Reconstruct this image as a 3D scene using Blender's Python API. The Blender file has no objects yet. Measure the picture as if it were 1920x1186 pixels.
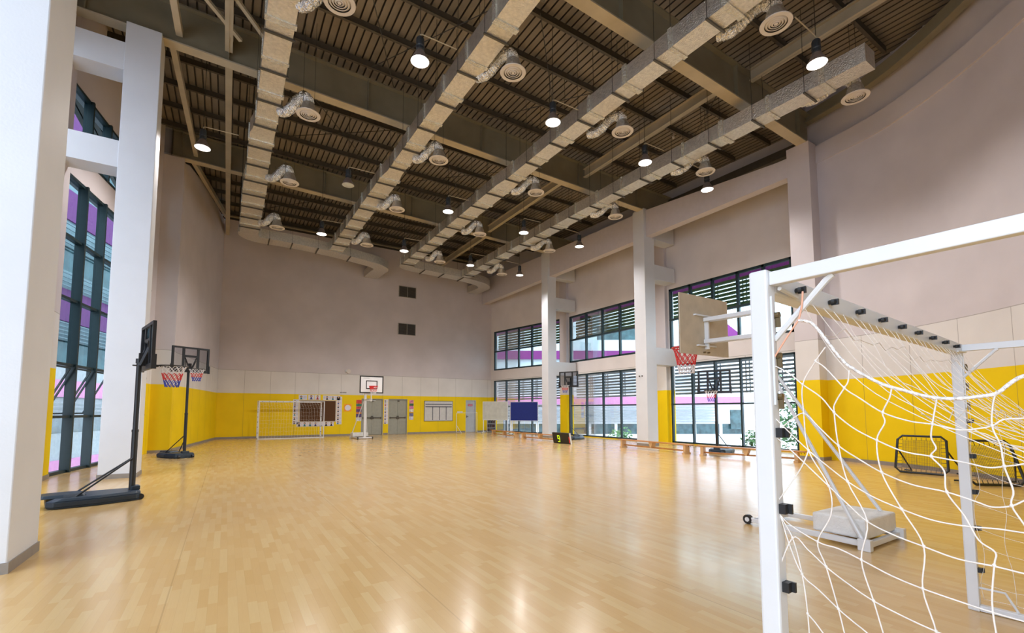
import bpy, math, random
from mathutils import Vector, Matrix
random.seed(11)
col = bpy.context.scene.collection
R = math.radians

# ------------------------------------------------------------------ camera
F, PX, PY, H = 855., 960., 707., 1.5
P = math.atan(62/855.); A = R(32.0)
sa, ca, sp, cp = math.sin(A), math.cos(A), math.sin(P), math.cos(P)
cd = bpy.data.cameras.new('camera'); cam = bpy.data.objects.new('camera', cd); col.objects.link(cam)
cam.location = (0, 0, H); cam.rotation_euler = (math.pi/2 + P, 0, -A)
cd.sensor_width = 36; cd.sensor_fit = 'HORIZONTAL'; cd.lens = F/1920*36
cd.shift_y = (PY-593)/1920.; cd.clip_start = .05; cd.clip_end = 400
bpy.context.scene.camera = cam

def ray(px, py):
    a = (px-PX)/F; b = (PY-py)/F
    f = cp-b*sp
    return (a*ca+f*sa, -a*sa+f*ca, sp+b*cp)
def onpl(px, py, a, b):            # point on the upright plane through a and b
    d = ray(px, py); nx, ny = b[1]-a[1], -(b[0]-a[0])
    t = (a[0]*nx+a[1]*ny)/(d[0]*nx+d[1]*ny)
    return Vector((d[0]*t, d[1]*t, H+d[2]*t))

# ------------------------------------------------------------------ materials
def nn(nt, t, **k):
    n = nt.nodes.new(t)
    for a, v in k.items(): setattr(n, a, v)
    return n
def M(name, c, rough=.5, metal=0., var=.08, scale=6., bump=0., bscale=40., emis=0., spec=.5, coord='Object'):
    m = bpy.data.materials.new(name); m.use_nodes = True
    nt = m.node_tree; b = nt.nodes['Principled BSDF']
    tc = nn(nt, 'ShaderNodeTexCoord')
    no = nn(nt, 'ShaderNodeTexNoise'); no.inputs['Scale'].default_value = scale; no.inputs['Detail'].default_value = 4
    nt.links.new(tc.outputs[coord], no.inputs['Vector'])
    cr = nn(nt, 'ShaderNodeValToRGB')
    cr.color_ramp.elements[0].position = .3; cr.color_ramp.elements[1].position = .7
    cr.color_ramp.elements[0].color = (*[x*(1-var) for x in c], 1)
    cr.color_ramp.elements[1].color = (*[min(1, x*(1+var)) for x in c], 1)
    nt.links.new(no.outputs['Fac'], cr.inputs['Fac']); nt.links.new(cr.outputs['Color'], b.inputs['Base Color'])
    b.inputs['Roughness'].default_value = rough; b.inputs['Metallic'].default_value = metal
    b.inputs['Specular IOR Level'].default_value = spec
    if emis:
        nt.links.new(cr.outputs['Color'], b.inputs['Emission Color']); b.inputs['Emission Strength'].default_value = emis
    if bump:
        n2 = nn(nt, 'ShaderNodeTexNoise'); n2.inputs['Scale'].default_value = bscale; n2.inputs['Detail'].default_value = 3
        nt.links.new(tc.outputs[coord], n2.inputs['Vector'])
        bp = nn(nt, 'ShaderNodeBump'); bp.inputs['Strength'].default_value = bump; bp.inputs['Distance'].default_value = .03
        nt.links.new(n2.outputs['Fac'], bp.inputs['Height']); nt.links.new(bp.outputs['Normal'], b.inputs['Normal'])
    return m
def mth(nt, op, a, b=None, clamp=False):
    n = nn(nt, 'ShaderNodeMath', operation=op, use_clamp=clamp)
    for i, v in enumerate((a, b)):
        if v is None: continue
        if isinstance(v, (int, float)): n.inputs[i].default_value = v
        else: nt.links.new(v, n.inputs[i])
    return n.outputs[0]
def mixc(nt, f, a, b):
    n = nn(nt, 'ShaderNodeMix', data_type='RGBA')
    if isinstance(f, (int, float)): n.inputs[0].default_value = f
    else: nt.links.new(f, n.inputs[0])
    for i, v in ((6, a), (7, b)):
        if isinstance(v, tuple): n.inputs[i].default_value = (*v, 1)
        else: nt.links.new(v, n.inputs[i])
    return n.outputs[2]

LILAC = (.575, .525, .53); CREAM = (.66, .63, .60); YEL = (.80, .56, .002)
def wall_mat(name, spacing, off=0., dado=True, up=LILAC):
    m = bpy.data.materials.new(name); m.use_nodes = True
    nt = m.node_tree; b = nt.nodes['Principled BSDF']
    uv = nn(nt, 'ShaderNodeUVMap'); uv.uv_map = 'UVMap'
    sx = nn(nt, 'ShaderNodeSeparateXYZ'); nt.links.new(uv.outputs[0], sx.inputs[0])
    u, v = sx.outputs[0], sx.outputs[1]
    c = up
    seam = None
    if dado:
        lower = mth(nt, 'LESS_THAN', v, 2.43); mid = mth(nt, 'LESS_THAN', v, 3.68)
        c = mixc(nt, mid, up, CREAM); c = mixc(nt, lower, c, YEL)
        fr = mth(nt, 'FRACT', mth(nt, 'DIVIDE', mth(nt, 'ADD', u, -off+1000*spacing), spacing))
        sv = mth(nt, 'MULTIPLY', mth(nt, 'LESS_THAN', fr, .014/spacing), mid)
        sh = mth(nt, 'MULTIPLY', mth(nt, 'GREATER_THAN', v, 3.662), mid)
        seam = mth(nt, 'ADD', sv, sh, True)
        c = mixc(nt, mth(nt, 'MULTIPLY', seam, .55), c, (.12, .10, .07))
    tc = nn(nt, 'ShaderNodeTexCoord')
    no = nn(nt, 'ShaderNodeTexNoise'); no.inputs['Scale'].default_value = .8; no.inputs['Detail'].default_value = 5
    nt.links.new(tc.outputs['Object'], no.inputs['Vector'])
    mr = nn(nt, 'ShaderNodeMapRange'); mr.inputs[1].default_value = .3; mr.inputs[2].default_value = .7
    mr.inputs[3].default_value = .93; mr.inputs[4].default_value = 1.05
    nt.links.new(no.outputs['Fac'], mr.inputs[0])
    vm = nn(nt, 'ShaderNodeVectorMath', operation='SCALE')
    if isinstance(c, tuple): vm.inputs[0].default_value = c
    else: nt.links.new(c, vm.inputs[0])
    nt.links.new(mr.outputs[0], vm.inputs['Scale'])
    nt.links.new(vm.outputs[0], b.inputs['Base Color'])
    b.inputs['Roughness'].default_value = .62; b.inputs['Specular IOR Level'].default_value = .25
    n2 = nn(nt, 'ShaderNodeTexNoise'); n2.inputs['Scale'].default_value = 60
    nt.links.new(tc.outputs['Object'], n2.inputs['Vector'])
    bp = nn(nt, 'ShaderNodeBump'); bp.inputs['Strength'].default_value = .12; bp.inputs['Distance'].default_value = .01
    nt.links.new(n2.outputs['Fac'], bp.inputs['Height']); nt.links.new(bp.outputs['Normal'], b.inputs['Normal'])
    return m

def floor_mat():
    m = bpy.data.materials.new('floor_strip_vinyl'); m.use_nodes = True
    nt = m.node_tree; b = nt.nodes['Principled BSDF']
    tc = nn(nt, 'ShaderNodeTexCoord'); sx = nn(nt, 'ShaderNodeSeparateXYZ'); nt.links.new(tc.outputs['Object'], sx.inputs[0])
    x, y = sx.outputs[0], sx.outputs[1]
    row = mth(nt, 'FLOOR', mth(nt, 'DIVIDE', x, .066))
    wn = nn(nt, 'ShaderNodeTexWhiteNoise', noise_dimensions='1D'); nt.links.new(row, wn.inputs['W'])
    u = mth(nt, 'ADD', mth(nt, 'DIVIDE', y, .42), mth(nt, 'MULTIPLY', wn.outputs['Value'], 10.))
    cell = mth(nt, 'FLOOR', u)
    cx = nn(nt, 'ShaderNodeCombineXYZ'); nt.links.new(row, cx.inputs[0]); nt.links.new(cell, cx.inputs[1])
    w2 = nn(nt, 'ShaderNodeTexWhiteNoise', noise_dimensions='2D'); nt.links.new(cx.outputs[0], w2.inputs['Vector'])
    cr = nn(nt, 'ShaderNodeValToRGB'); e = cr.color_ramp.elements
    e[0].color = (.58, .365, .138, 1); e[0].position = 0; e[1].color = (.64, .45, .205, 1); e[1].position = 1
    k = e.new(.5); k.color = (.61, .40, .165, 1)
    nt.links.new(w2.outputs['Value'], cr.inputs['Fac'])
    # grain
    mp = nn(nt, 'ShaderNodeMapping'); mp.inputs['Scale'].default_value = (60, 3, 1); nt.links.new(tc.outputs['Object'], mp.inputs[0])
    gr = nn(nt, 'ShaderNodeTexNoise'); gr.inputs['Scale'].default_value = 1.5; nt.links.new(mp.outputs[0], gr.inputs['Vector'])
    c = mixc(nt, mth(nt, 'MULTIPLY', gr.outputs['Fac'], .22), cr.outputs['Color'], (.45, .27, .10))
    fr = mth(nt, 'FRACT', mth(nt, 'DIVIDE', x, .066)); g1 = mth(nt, 'LESS_THAN', fr, .03)
    sh = mth(nt, 'LESS_THAN', mth(nt, 'FRACT', mth(nt, 'DIVIDE', mth(nt, 'ADD', x, .35), 1.824)), .006)
    c = mixc(nt, mth(nt, 'ADD', mth(nt, 'MULTIPLY', g1, .15), mth(nt, 'MULTIPLY', sh, .3), True), c, (.22, .12, .04))
    nt.links.new(c, b.inputs['Base Color'])
    b.inputs['Roughness'].default_value = .2; b.inputs['Specular IOR Level'].default_value = .6
    nz = nn(nt, 'ShaderNodeTexNoise'); nz.inputs['Scale'].default_value = 1.6; nz.inputs['Detail'].default_value = 2
    nt.links.new(tc.outputs['Object'], nz.inputs['Vector'])
    mr = nn(nt, 'ShaderNodeMapRange'); mr.inputs[3].default_value = .17; mr.inputs[4].default_value = .27
    b.inputs['Coat Weight'].default_value = .18; b.inputs['Coat Roughness'].default_value = .12
    nt.links.new(nz.outputs['Fac'], mr.inputs[0]); nt.links.new(mr.outputs[0], b.inputs['Roughness'])
    bp = nn(nt, 'ShaderNodeBump'); bp.inputs['Strength'].default_value = .03; bp.inputs['Distance'].default_value = .05
    n3 = nn(nt, 'ShaderNodeTexNoise'); n3.inputs['Scale'].default_value = 2.5; nt.links.new(tc.outputs['Object'], n3.inputs['Vector'])
    nt.links.new(n3.outputs['Fac'], bp.inputs['Height']); nt.links.new(bp.outputs['Normal'], b.inputs['Normal'])
    return m

def glass_mat(name, tint, refl=.12):
    m = bpy.data.materials.new(name); m.use_nodes = True; nt = m.node_tree; nt.nodes.clear()
    o = nn(nt, 'ShaderNodeOutputMaterial'); t = nn(nt, 'ShaderNodeBsdfTransparent'); t.inputs[0].default_value = (*tint, 1)
    g = nn(nt, 'ShaderNodeBsdfGlossy'); g.inputs['Roughness'].default_value = .02
    fz = nn(nt, 'ShaderNodeFresnel'); fz.inputs[0].default_value = 1.35
    mx = nn(nt, 'ShaderNodeMixShader'); nt.links.new(mth(nt, 'MULTIPLY', fz.outputs[0], refl*5), mx.inputs[0])
    nt.links.new(t.outputs[0], mx.inputs[1]); nt.links.new(g.outputs[0], mx.inputs[2]); nt.links.new(mx.outputs[0], o.inputs[0])
    return m

m_floor = floor_mat()
m_back = wall_mat('paint_back_wall', 1.25, .77+.45)
m_near = wall_mat('paint_curved_wall', 1.25, .3)
m_left = wall_mat('paint_left_wall', 1.25, 0)
m_win = wall_mat('paint_window_wall', 50, 3, True, (.68, .63, .61))
m_plain = wall_mat('paint_plain_lilac', 50, 0, False)
m_colm = M('column_white_paint', (.63, .645, .675), .55, var=.03, scale=1.5, bump=.05)
m_base = M('grey_skirting', (.25, .22, .19), .5)
m_deck = M('roof_deck_sheet', (.21, .175, .13), .5, metal=.0, var=.2, scale=1.2)
m_steel = M('olive_steel_paint', (.24, .21, .14), .55, var=.12, scale=1.5)
m_flange = M('beige_steel_and_lit_flange', (.46, .40, .29), .55, var=.1, scale=2)
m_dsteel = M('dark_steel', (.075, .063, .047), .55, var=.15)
m_foil = M('foil_insulation', (.80, .76, .68), .3, metal=.85, var=.12, scale=14, bump=.9, bscale=34)
m_band = M('foil_tape', (.85, .80, .70), .25, metal=.8, var=.25, scale=18, bump=1., bscale=45)
m_hose = M('crinkled_foil_hose', (.82, .79, .74), .2, metal=.97, var=.25, scale=14, bump=1.6, bscale=26)
m_strap = M('strap_steel', (.10, .09, .07), .5, metal=.3)
m_rod = M('hanger_steel', (.05, .045, .035), .5, metal=.3)
m_diff = M('diffuser_enamel', (.62, .57, .52), .45, var=.03)
m_diffd = M('diffuser_shadow_gap', (.05, .045, .04), .8)
m_lampb = M('lamp_ballast_black', (.025, .03, .035), .45)
m_lampr = M('lamp_reflector', (.30, .24, .21), .35, metal=.5)
m_lampe = M('lamp_lens_lit', (1., .93, .85), .4, var=0, emis=5)
m_lampo = M('lamp_lens_off', (.45, .48, .46), .3, var=.1)
m_frame = M('window_frame_black_teal', (.012, .030, .036), .4, var=.1)
m_glass = glass_mat('window_glass', (.90, .96, .97))
m_glassu = glass_mat('tinted_upper_glass', (.62, .80, .82)); m_glassl = glass_mat('dark_teal_glass', (.36, .52, .55))
m_black = M('black_plastic', (.012, .013, .015), .42, var=.1)
m_navy = M('dark_blue_moulded_plastic', (.014, .028, .046), .42, var=.2, scale=4)
m_poly = glass_mat('clear_polycarbonate', (.74, .75, .78), .2)
m_red = M('red_rim_paint', (.60, .02, .02), .4)
m_nred = M('red_net_cord', (.62, .03, .03), .7); m_nwh = M('white_net_cord', (.75, .74, .76), .7); m_nbl = M('blue_net_cord', (.03, .06, .42), .7)
m_white = M('white_powder_coat', (.68, .69, .70), .35, var=.03, scale=3)
m_cord = M('goal_net_cord', (.78, .72, .66), .75, var=.1, scale=30)
m_rope = M('goal_border_rope', (.84, .80, .76), .8, var=.1, scale=60, bump=.6, bscale=90)
m_ply = M('bare_board_back', (.50, .42, .31), .6, var=.1, scale=5)
m_brass = M('wing_bolt_metal', (.20, .15, .08), .35, metal=.8)
m_wood = M('bench_beech', (.46, .20, .055), .4, var=.15, scale=5)
m_woodl = M('bench_leg_pale_beech', (.60, .38, .18), .45, var=.1, scale=5)
m_conc = M('painted_concrete_block', (.70, .69, .66), .65, var=.08, scale=7, bump=.3)
m_cork = M('cork_board', (.085, .032, .006), .85, var=.15, scale=40)
m_paper = M('paper_white', (.66, .64, .70), .7, var=.04)
m_door = M('grey_green_door_paint', (.30, .30, .25), .45, var=.06)
m_door2 = M('pale_grey_door_paint', (.42, .44, .46), .45, var=.05)
m_mag = M('magenta_cladding', (.27, .02, .20), .6, var=.1, scale=1.2)
m_magl = M('pale_pink_cladding', (.55, .22, .42), .6, var=.06)
m_bwhite = M('facade_white', (.84, .86, .88), .7, var=.05, scale=.8)
m_bgrey = M('facade_grey', (.30, .33, .36), .7, var=.1)
m_bglass = M('facade_window_dark', (.05, .10, .11), .12, var=.5, scale=2)
m_slat = M('louver_slat_grey', (.17, .20, .22), .5, var=.1)
m_slatg = M('louver_slat_olive', (.10, .125, .04), .5, var=.2)
m_leaf = M('leaf_green', (.10, .22, .08), .7, var=.5, scale=3)
m_bark = M('bark', (.12, .09, .06), .8)
m_pave = M('outside_paving', (.55, .55, .56), .8, var=.1)

# ------------------------------------------------------------------ mesh builder
class MB:
    def __init__(s): s.v = []; s.f = []; s.m = []; s.uv = []
    def add(s, vs, fs, mi=0, uvs=None):
        o = len(s.v); s.v += [tuple(p) for p in vs]
        for i, f in enumerate(fs):
            s.f.append([o+k for k in f]); s.m.append(mi); s.uv.append(uvs[i] if uvs else None)
        return s
    def box(s, x0, x1, y0, y1, z0, z1, mi=0):
        v = [(x, y, z) for z in (z0, z1) for y in (y0, y1) for x in (x0, x1)]
        return s.add(v, [(0, 2, 3, 1), (4, 5, 7, 6), (0, 1, 5, 4), (2, 6, 7, 3), (0, 4, 6, 2), (1, 3, 7, 5)], mi)
    def beam(s, p0, p1, w, h, mi=0, up=(0, 0, 1)):
        p0, p1 = Vector(p0), Vector(p1); d = (p1-p0).normalized(); u = Vector(up)
        if abs(d.dot(u)) > .98: u = Vector((1, 0, 0))
        a = d.cross(u).normalized(); c = a.cross(d).normalized()
        v = []
        for p in (p0, p1):
            for i, j in ((-1, -1), (1, -1), (1, 1), (-1, 1)): v.append(p+a*i*w/2+c*j*h/2)
        return s.add(v, [(0, 1, 2, 3), (7, 6, 5, 4), (0, 4, 5, 1), (1, 5, 6, 2), (2, 6, 7, 3), (3, 7, 4, 0)], mi)
    def tube(s, pts, r, n=8, mi=0, closed=False, cap=True):
        pts = [Vector(p) for p in pts]; m = len(pts); rings = []
        t0 = (pts[1]-pts[0]).normalized(); a = t0.orthogonal().normalized()
        vs = []
        for i, p in enumerate(pts):
            if closed: t = (pts[(i+1) % m]-pts[i-1]).normalized()
            elif i == 0: t = t0
            elif i == m-1: t = (pts[-1]-pts[-2]).normalized()
            else: t = ((pts[i+1]-p).normalized()+(p-pts[i-1]).normalized()).normalized()
            a = (a-t*a.dot(t)).normalized(); b = t.cross(a)
            rr = r[i] if isinstance(r, (list, tuple)) else r
            for k in range(n):
                th = 2*math.pi*k/n; vs.append(p+(a*math.cos(th)+b*math.sin(th))*rr)
        fs = []
        for i in range(m if closed else m-1):
            j = (i+1) % m
            for k in range(n): fs.append((i*n+k, i*n+(k+1) % n, j*n+(k+1) % n, j*n+k))
        if cap and not closed: fs += [tuple(range(n-1, -1, -1)), tuple((m-1)*n+k for k in range(n))]
        return s.add(vs, fs, mi)
    def lathe(s, prof, c=(0, 0, 0), n=20, mi=0):
        vs = []; m = len(prof)
        for r_, z in prof:
            for k in range(n):
                th = 2*math.pi*k/n; vs.append((c[0]+r_*math.cos(th), c[1]+r_*math.sin(th), c[2]+z))
        fs = [(i*n+k, i*n+(k+1) % n, (i+1)*n+(k+1) % n, (i+1)*n+k) for i in range(m-1) for k in range(n)]
        return s.add(vs, fs, mi)
    def prism(s, outline, z0, z1, mi=0, top=None):
        n = len(outline); top = top or outline
        vs = [(x, y, z0) for x, y in outline]+[(x, y, z1) for x, y in top]
        return s.add(vs, [tuple(range(n-1, -1, -1)), tuple(range(n, 2*n))]+[(i, (i+1) % n, n+(i+1) % n, n+i) for i in range(n)], mi)
    def quad(s, a, b, c, d, mi=0, uv=None): return s.add([a, b, c, d], [(0, 1, 2, 3)], mi, [uv] if uv else None)
    def build(s, name, mats, parent=None, kind=None, smooth=False, world=True, bevel=0, label=None, cat=None, group=None):
        me = bpy.data.meshes.new(name)
        vs = s.v
        if parent is not None and world and parent.rotation_euler.z == 0:
            L = parent.matrix_basis.translation; P_ = parent.parent
            while P_: L = L+P_.matrix_basis.translation; P_ = P_.parent
            vs = [(x-L.x, y-L.y, z-L.z) for x, y, z in vs]
        me.from_pydata(vs, [], s.f)
        if not isinstance(mats, (list, tuple)): mats = [mats]
        for q in mats: me.materials.append(q)
        me.polygons.foreach_set('material_index', s.m)
        if smooth: me.polygons.foreach_set('use_smooth', [True]*len(s.f))
        if any(u for u in s.uv):
            l = me.uv_layers.new(name='UVMap'); i = 0
            for f, u in zip(s.f, s.uv):
                for k in range(len(f)):
                    if u: l.data[i].uv = u[k]
                    i += 1
        me.update()
        o = bpy.data.objects.new(name, me); col.objects.link(o)
        if parent is not None: o.parent = parent
        if kind: o['kind'] = kind
        tag(o, label, cat, group)
        if bevel:
            b = o.modifiers.new('bevel', 'BEVEL'); b.width = bevel; b.segments = 2; b.limit_method = 'ANGLE'; b.harden_normals = False
        return o
def tag(o, label=None, cat=None, group=None):
    if label: o['label'] = label
    if cat: o['category'] = cat
    if group: o['group'] = group
def thing(name, label, cat, loc=(0, 0, 0), rz=0, group=None, kind=None):
    o = bpy.data.objects.new(name, None); col.objects.link(o); o.empty_display_size = .2
    o.location = loc; o.rotation_euler = (0, 0, rz); tag(o, label, cat, group)
    if kind: o['kind'] = kind
    return o
def copy_tree(o, loc, rz=None, label=None, parent=None):
    kids = [c for c in bpy.data.objects if c.parent == o]
    c = o.copy(); col.objects.link(c)
    if parent is None:
        c.location = loc
        if rz is not None: c.rotation_euler = (0, 0, rz)
        if label: c['label'] = label
    else: c.parent = parent
    for k in kids: copy_tree(k, None, parent=c)
    return c

# ------------------------------------------------------------------ floor, walls
def smooth_line(p, n=4):
    out = []
    for i in range(len(p)-1):
        p0 = Vector(p[max(i-1, 0)]); p1 = Vector(p[i]); p2 = Vector(p[i+1]); p3 = Vector(p[min(i+2, len(p)-1)])
        for k in range(n):
            t = k/n; out.append(.5*((2*p1)+(p2-p0)*t+(2*p0-5*p1+4*p2-p3)*t*t+(3*p1-p0-3*p2+p3)*t**3))
    out.append(Vector(p[-1])); return out
def wall_strip(mb, pts, z0, z1, th=.25, u0=0, side=1, cap=True):
    """upright wall following pts, thickness outwards (side=1: to the left of travel)"""
    pts = [Vector((p[0], p[1])) for p in pts]; u = u0; n = len(pts); off = []
    for i in range(n):
        t = ((pts[min(i+1, n-1)]-pts[max(i-1, 0)])).normalized(); off.append(pts[i]+Vector((-t.y, t.x))*th*side)
    for i in range(n-1):
        a, b = pts[i], pts[i+1]; L = (b-a).length; c, d = off[i], off[i+1]
        za, zb = (z1[i], z1[i+1]) if isinstance(z1, (list, tuple)) else (z1, z1)
        uvq = lambda *q: q
        mb.quad((a.x, a.y, z0), (b.x, b.y, z0), (b.x, b.y, zb), (a.x, a.y, za), uv=((u, z0), (u+L, z0), (u+L, zb), (u, za)))
        mb.quad((d.x, d.y, z0), (c.x, c.y, z0), (c.x, c.y, za), (d.x, d.y, zb), uv=((u+L, z0), (u, z0), (u, za), (u+L, zb)))
        mb.quad((a.x, a.y, za), (b.x, b.y, zb), (d.x, d.y, zb), (c.x, c.y, za), uv=((u, 9),)*4)
        mb.quad((a.x, a.y, z0), (c.x, c.y, z0), (d.x, d.y, z0), (b.x, b.y, z0), uv=((u, z0),)*4)
        if i == 0: mb.quad((a.x, a.y, z0), (a.x, a.y, za), (c.x, c.y, za), (c.x, c.y, z0), uv=((u, z0), (u, za), (u, za), (u, z0)))
        if i == n-2: mb.quad((b.x, b.y, z0), (d.x, d.y, z0), (d.x, d.y, zb), (b.x, b.y, zb), uv=((u, z0), (u, z0), (u, zb), (u, zb)))
        u += L
    return mb
def wall_open(mb, Pp, Q, z0, z1, opens, th=.25, side=1):
    """wall with rectangular openings (s0,s1,za,zb) along P-Q"""
    Pp, Q = Vector(Pp), Vector(Q); L = (Q-Pp).length; d = (Q-Pp)/L
    ss = sorted({0, L, *[o[0] for o in opens], *[o[1] for o in opens]}); zs = sorted({z0, z1, *[o[2] for o in opens], *[o[3] for o in opens]})
    ss = [s for s in ss if 0 <= s <= L]
    solid = lambda i, j: 0 <= i < len(ss)-1 and 0 <= j < len(zs)-1 and not any(o[0]-1e-6 <= ss[i] and ss[i+1] <= o[1]+1e-6 and o[2]-1e-6 <= zs[j] and zs[j+1] <= o[3]+1e-6 for o in opens)
    nrm = Vector((-d.y, d.x))*th*side
    pt = lambda s, z, k: ((Pp+d*s+nrm*k).x, (Pp+d*s+nrm*k).y, z)
    for i in range(len(ss)-1):
        for j in range(len(zs)-1):
            if not solid(i, j): continue
            a, b, c, e = ss[i], ss[i+1], zs[j], zs[j+1]
            mb.quad(pt(a, c, 0), pt(b, c, 0), pt(b, e, 0), pt(a, e, 0), uv=((a, c), (b, c), (b, e), (a, e)))
            mb.quad(pt(b, c, 1), pt(a, c, 1), pt(a, e, 1), pt(b, e, 1), uv=((b, c), (a, c), (a, e), (b, e)))
            if not solid(i-1, j): mb.quad(pt(a, c, 0), pt(a, e, 0), pt(a, e, 1), pt(a, c, 1), uv=((1, c), (1, e), (1, e), (1, c)))
            if not solid(i+1, j): mb.quad(pt(b, c, 0), pt(b, c, 1), pt(b, e, 1), pt(b, e, 0), uv=((1, c), (1, c), (1, e), (1, e)))
            if not solid(i, j-1): mb.quad(pt(a, c, 0), pt(a, c, 1), pt(b, c, 1), pt(b, c, 0), uv=((1, 9),)*4)
            if not solid(i, j+1): mb.quad(pt(a, e, 0), pt(b, e, 0), pt(b, e, 1), pt(a, e, 1), uv=((1, 9),)*4)
    return mb

NEAR = smooth_line([(15.75, 7.3), (15.62, 6.2), (15.35, 4.95), (14.75, 3.72), (13.88, 2.48), (12.7, 1.2), (11.1, -.2), (9.1, -1.6), (6.8, -2.9), (4.2, -3.9), (1.6, -4.6)], 5)
zd = lambda y: 11.32+.035*y

outl = [(-4.3, -5.6), (1.6, -5.6)]+[(p.x+.3, p.y-.3) for p in reversed(NEAR)]+[(17.8, 7.2), (17.8, 21.6), (16.4, 28.9), (-.9, 28.9), (-2.1, 20.9), (-2.6, 20.9), (-3.8, 13.9), (-4.4, 13)]
MB().add([(x, y, 0) for x, y in outl]+[(x, y, -.3) for x, y in outl],
         [tuple(range(len(outl))), tuple(range(2*len(outl)-1, len(outl)-1, -1))]+[(i, i+len(outl), (i+1) % len(outl)+len(outl), (i+1) % len(outl)) for i in range(len(outl))]).build('floor', m_floor, kind='structure')

# back wall with two double doors and one single door
DO = [(6.99, 8.33, 0, 2.23), (8.66, 9.89, 0, 2.23), (14.06, 14.86, 0, 2.21)]
wall_open(MB(), (-.45, 28.55), (16.15, 28.55), 0, 11.85, [(a+.45, b+.45, c, d) for a, b, c, d in DO], .3, 1).build('wall_back', m_back, kind='structure')
MB().box(-1.2, 16.6, 28.62, 28.8, 11.85, 12.6).build('wall_back_upper', m_dsteel, kind='structure')  # added dark strip, keeps sky light out of the gap below the deck
MB().box(6.9, 15., 28.86, 28.95, 0, 3).build('wall_corridor', m_plain, kind='structure')
# left inner wall, rear part of the hall
wall_strip(MB(), [(-.45, 28.55), (-.62, 27.5), (-.92, 25.6), (-1.25, 23.6), (-1.6, 21.6), (-1.75, 20.8)], 0, [11.75, 11.7, 11.6, 11.5, 11.2, 10.9], .3, 0, -1).build('wall_left_rear', m_left, kind='structure')
MB().add([(-.75, 28.9, 10.5), (-2.1, 20.5, 10.5), (-2.1, 20.5, 12.6), (-.75, 28.9, 12.6)], [(0, 1, 2, 3)]).build('wall_left_upper', m_dsteel, kind='structure')  # dark sheet added above the wall top, its colour standing in for the shaded gap
# pilaster at the left (yellow base)
def solid_uv(mb, x0, x1, y0, y1, z0, z1):
    for a, b in (((x0, y0), (x1, y0)), ((x1, y0), (x1, y1)), ((x1, y1), (x0, y1)), ((x0, y1), (x0, y0))):
        mb.quad((*a, z0), (*b, z0), (*b, z1), (*a, z1), uv=((5, z0), (5.5, z0), (5.5, z1), (5, z1)))
    mb.quad((x0, y0, z1), (x1, y0, z1), (x1, y1, z1), (x0, y1, z1), uv=((5, 9),)*4)
    return mb
m_pil = wall_mat('paint_pilaster', 50, 0)
solid_uv(MB(), -2.32, -1.68, 20.42, 21.1, 0, 10.9).build('pilaster', m_pil, label='yellow-based pilaster behind the farther left basketball stand', cat='pilaster')
solid_uv(MB(), -3.9, -3.28, 13.45, 14.08, 0, 11.2).build('pilaster', m_pil, label='yellow-based pilaster half hidden behind the nearest white column', cat='pilaster')
# left outer wall (windows)
LA, LB = Vector((-3.45, 14.08)), Vector((-2.3, 20.42)); LD = (LB-LA).normalized()
lo = [(.02, 5.95, .0, 7.15), (.02, 5.95, 7.8, 9.4)]
wall_open(MB(), LA, LB, 0, 12.2, lo, .3, 1).build('wall_left', m_left, kind='structure')
lo2 = [(.4, 6.4, .1, 9.6), (7.0, 13., .1, 9.6), (13.6, 18.4, .1, 9.6)]
wall_open(MB(), (-4.1, -5.4), (-3.75, 13.5), 0, 11.6, lo2, .3, 1).build('wall_left_front', m_left, kind='structure')
wall_open(MB(), (1.75, -4.7), (-4.1, -5.4), 0, 11.4, [(3.2, 5.6, .1, 8.5)], .3, 1).build('wall_rear', m_plain, kind='structure')
# right window wall
B3 = ((17.3, 7.3), (17.3, 14.35)); B2 = ((17.3, 14.35), (17.3, 21.4)); B1 = ((17.3, 21.4), (16.05, 28.55))
WIN = {3: (.25, 6.6), 2: (.3, 6.85), 1: (.55, 6.92)}
for k, (a, b) in ((3, B3), (2, B2), (1, B1)):
    s0, s1 = WIN[k]
    wall_open(MB(), a, b, 0, 12.5, [(s0, s1, .04, 3.6), (s0, s1, 4.33, 7.12)], .3, -1).build('wall_right', m_win, kind='structure')
MB().box(15.6, 17.5, 7.1, 7.3, 0, 12.0).build('wall_right_return', m_plain, kind='structure')
# pilasters between the window bays
solid_uv(MB(), 17.12, 17.5, 13.98, 14.62, 0, 11.2).build('pilaster', m_pil, label='yellow-based pilaster between nearest and middle right window bays', cat='pilaster')
solid_uv(MB(), 17.12, 17.5, 21.25, 21.9, 0, 11.2).build('pilaster', m_pil, label='yellow-based pilaster behind the farthest right column', cat='pilaster')
# near curved wall
mb = wall_strip(MB(), NEAR, 0, 9.35, .3, 0, 1)
wall_strip(mb, [p+Vector((-.05, .03)) for p in NEAR], 9.35, 9.92, .35, 0, 1)
mb2 = wall_strip(MB(), [p+Vector((.12, -.12)) for p in NEAR], 9.92, 12.0, .2, 0, 1)
mb.build('wall_right_near', m_near, kind='structure'); mb2.build('wall_right_near_upper', m_plain, kind='structure')
# steel edge channel following the curved wall
mb = MB()
ed = [p+Vector((-.12, .1)) for p in NEAR]
for i in range(len(ed)-1):
    mb.beam((ed[i].x, ed[i].y, 10.95), (ed[i+1].x, ed[i+1].y, 10.95), .08, .34); mb.beam((ed[i].x, ed[i].y, 10.76), (ed[i+1].x, ed[i+1].y, 10.76), .22, .05)
mb.build('edge_beam', m_steel, label='curved steel edge beam along the top of the curved wall', cat='beam')

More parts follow.
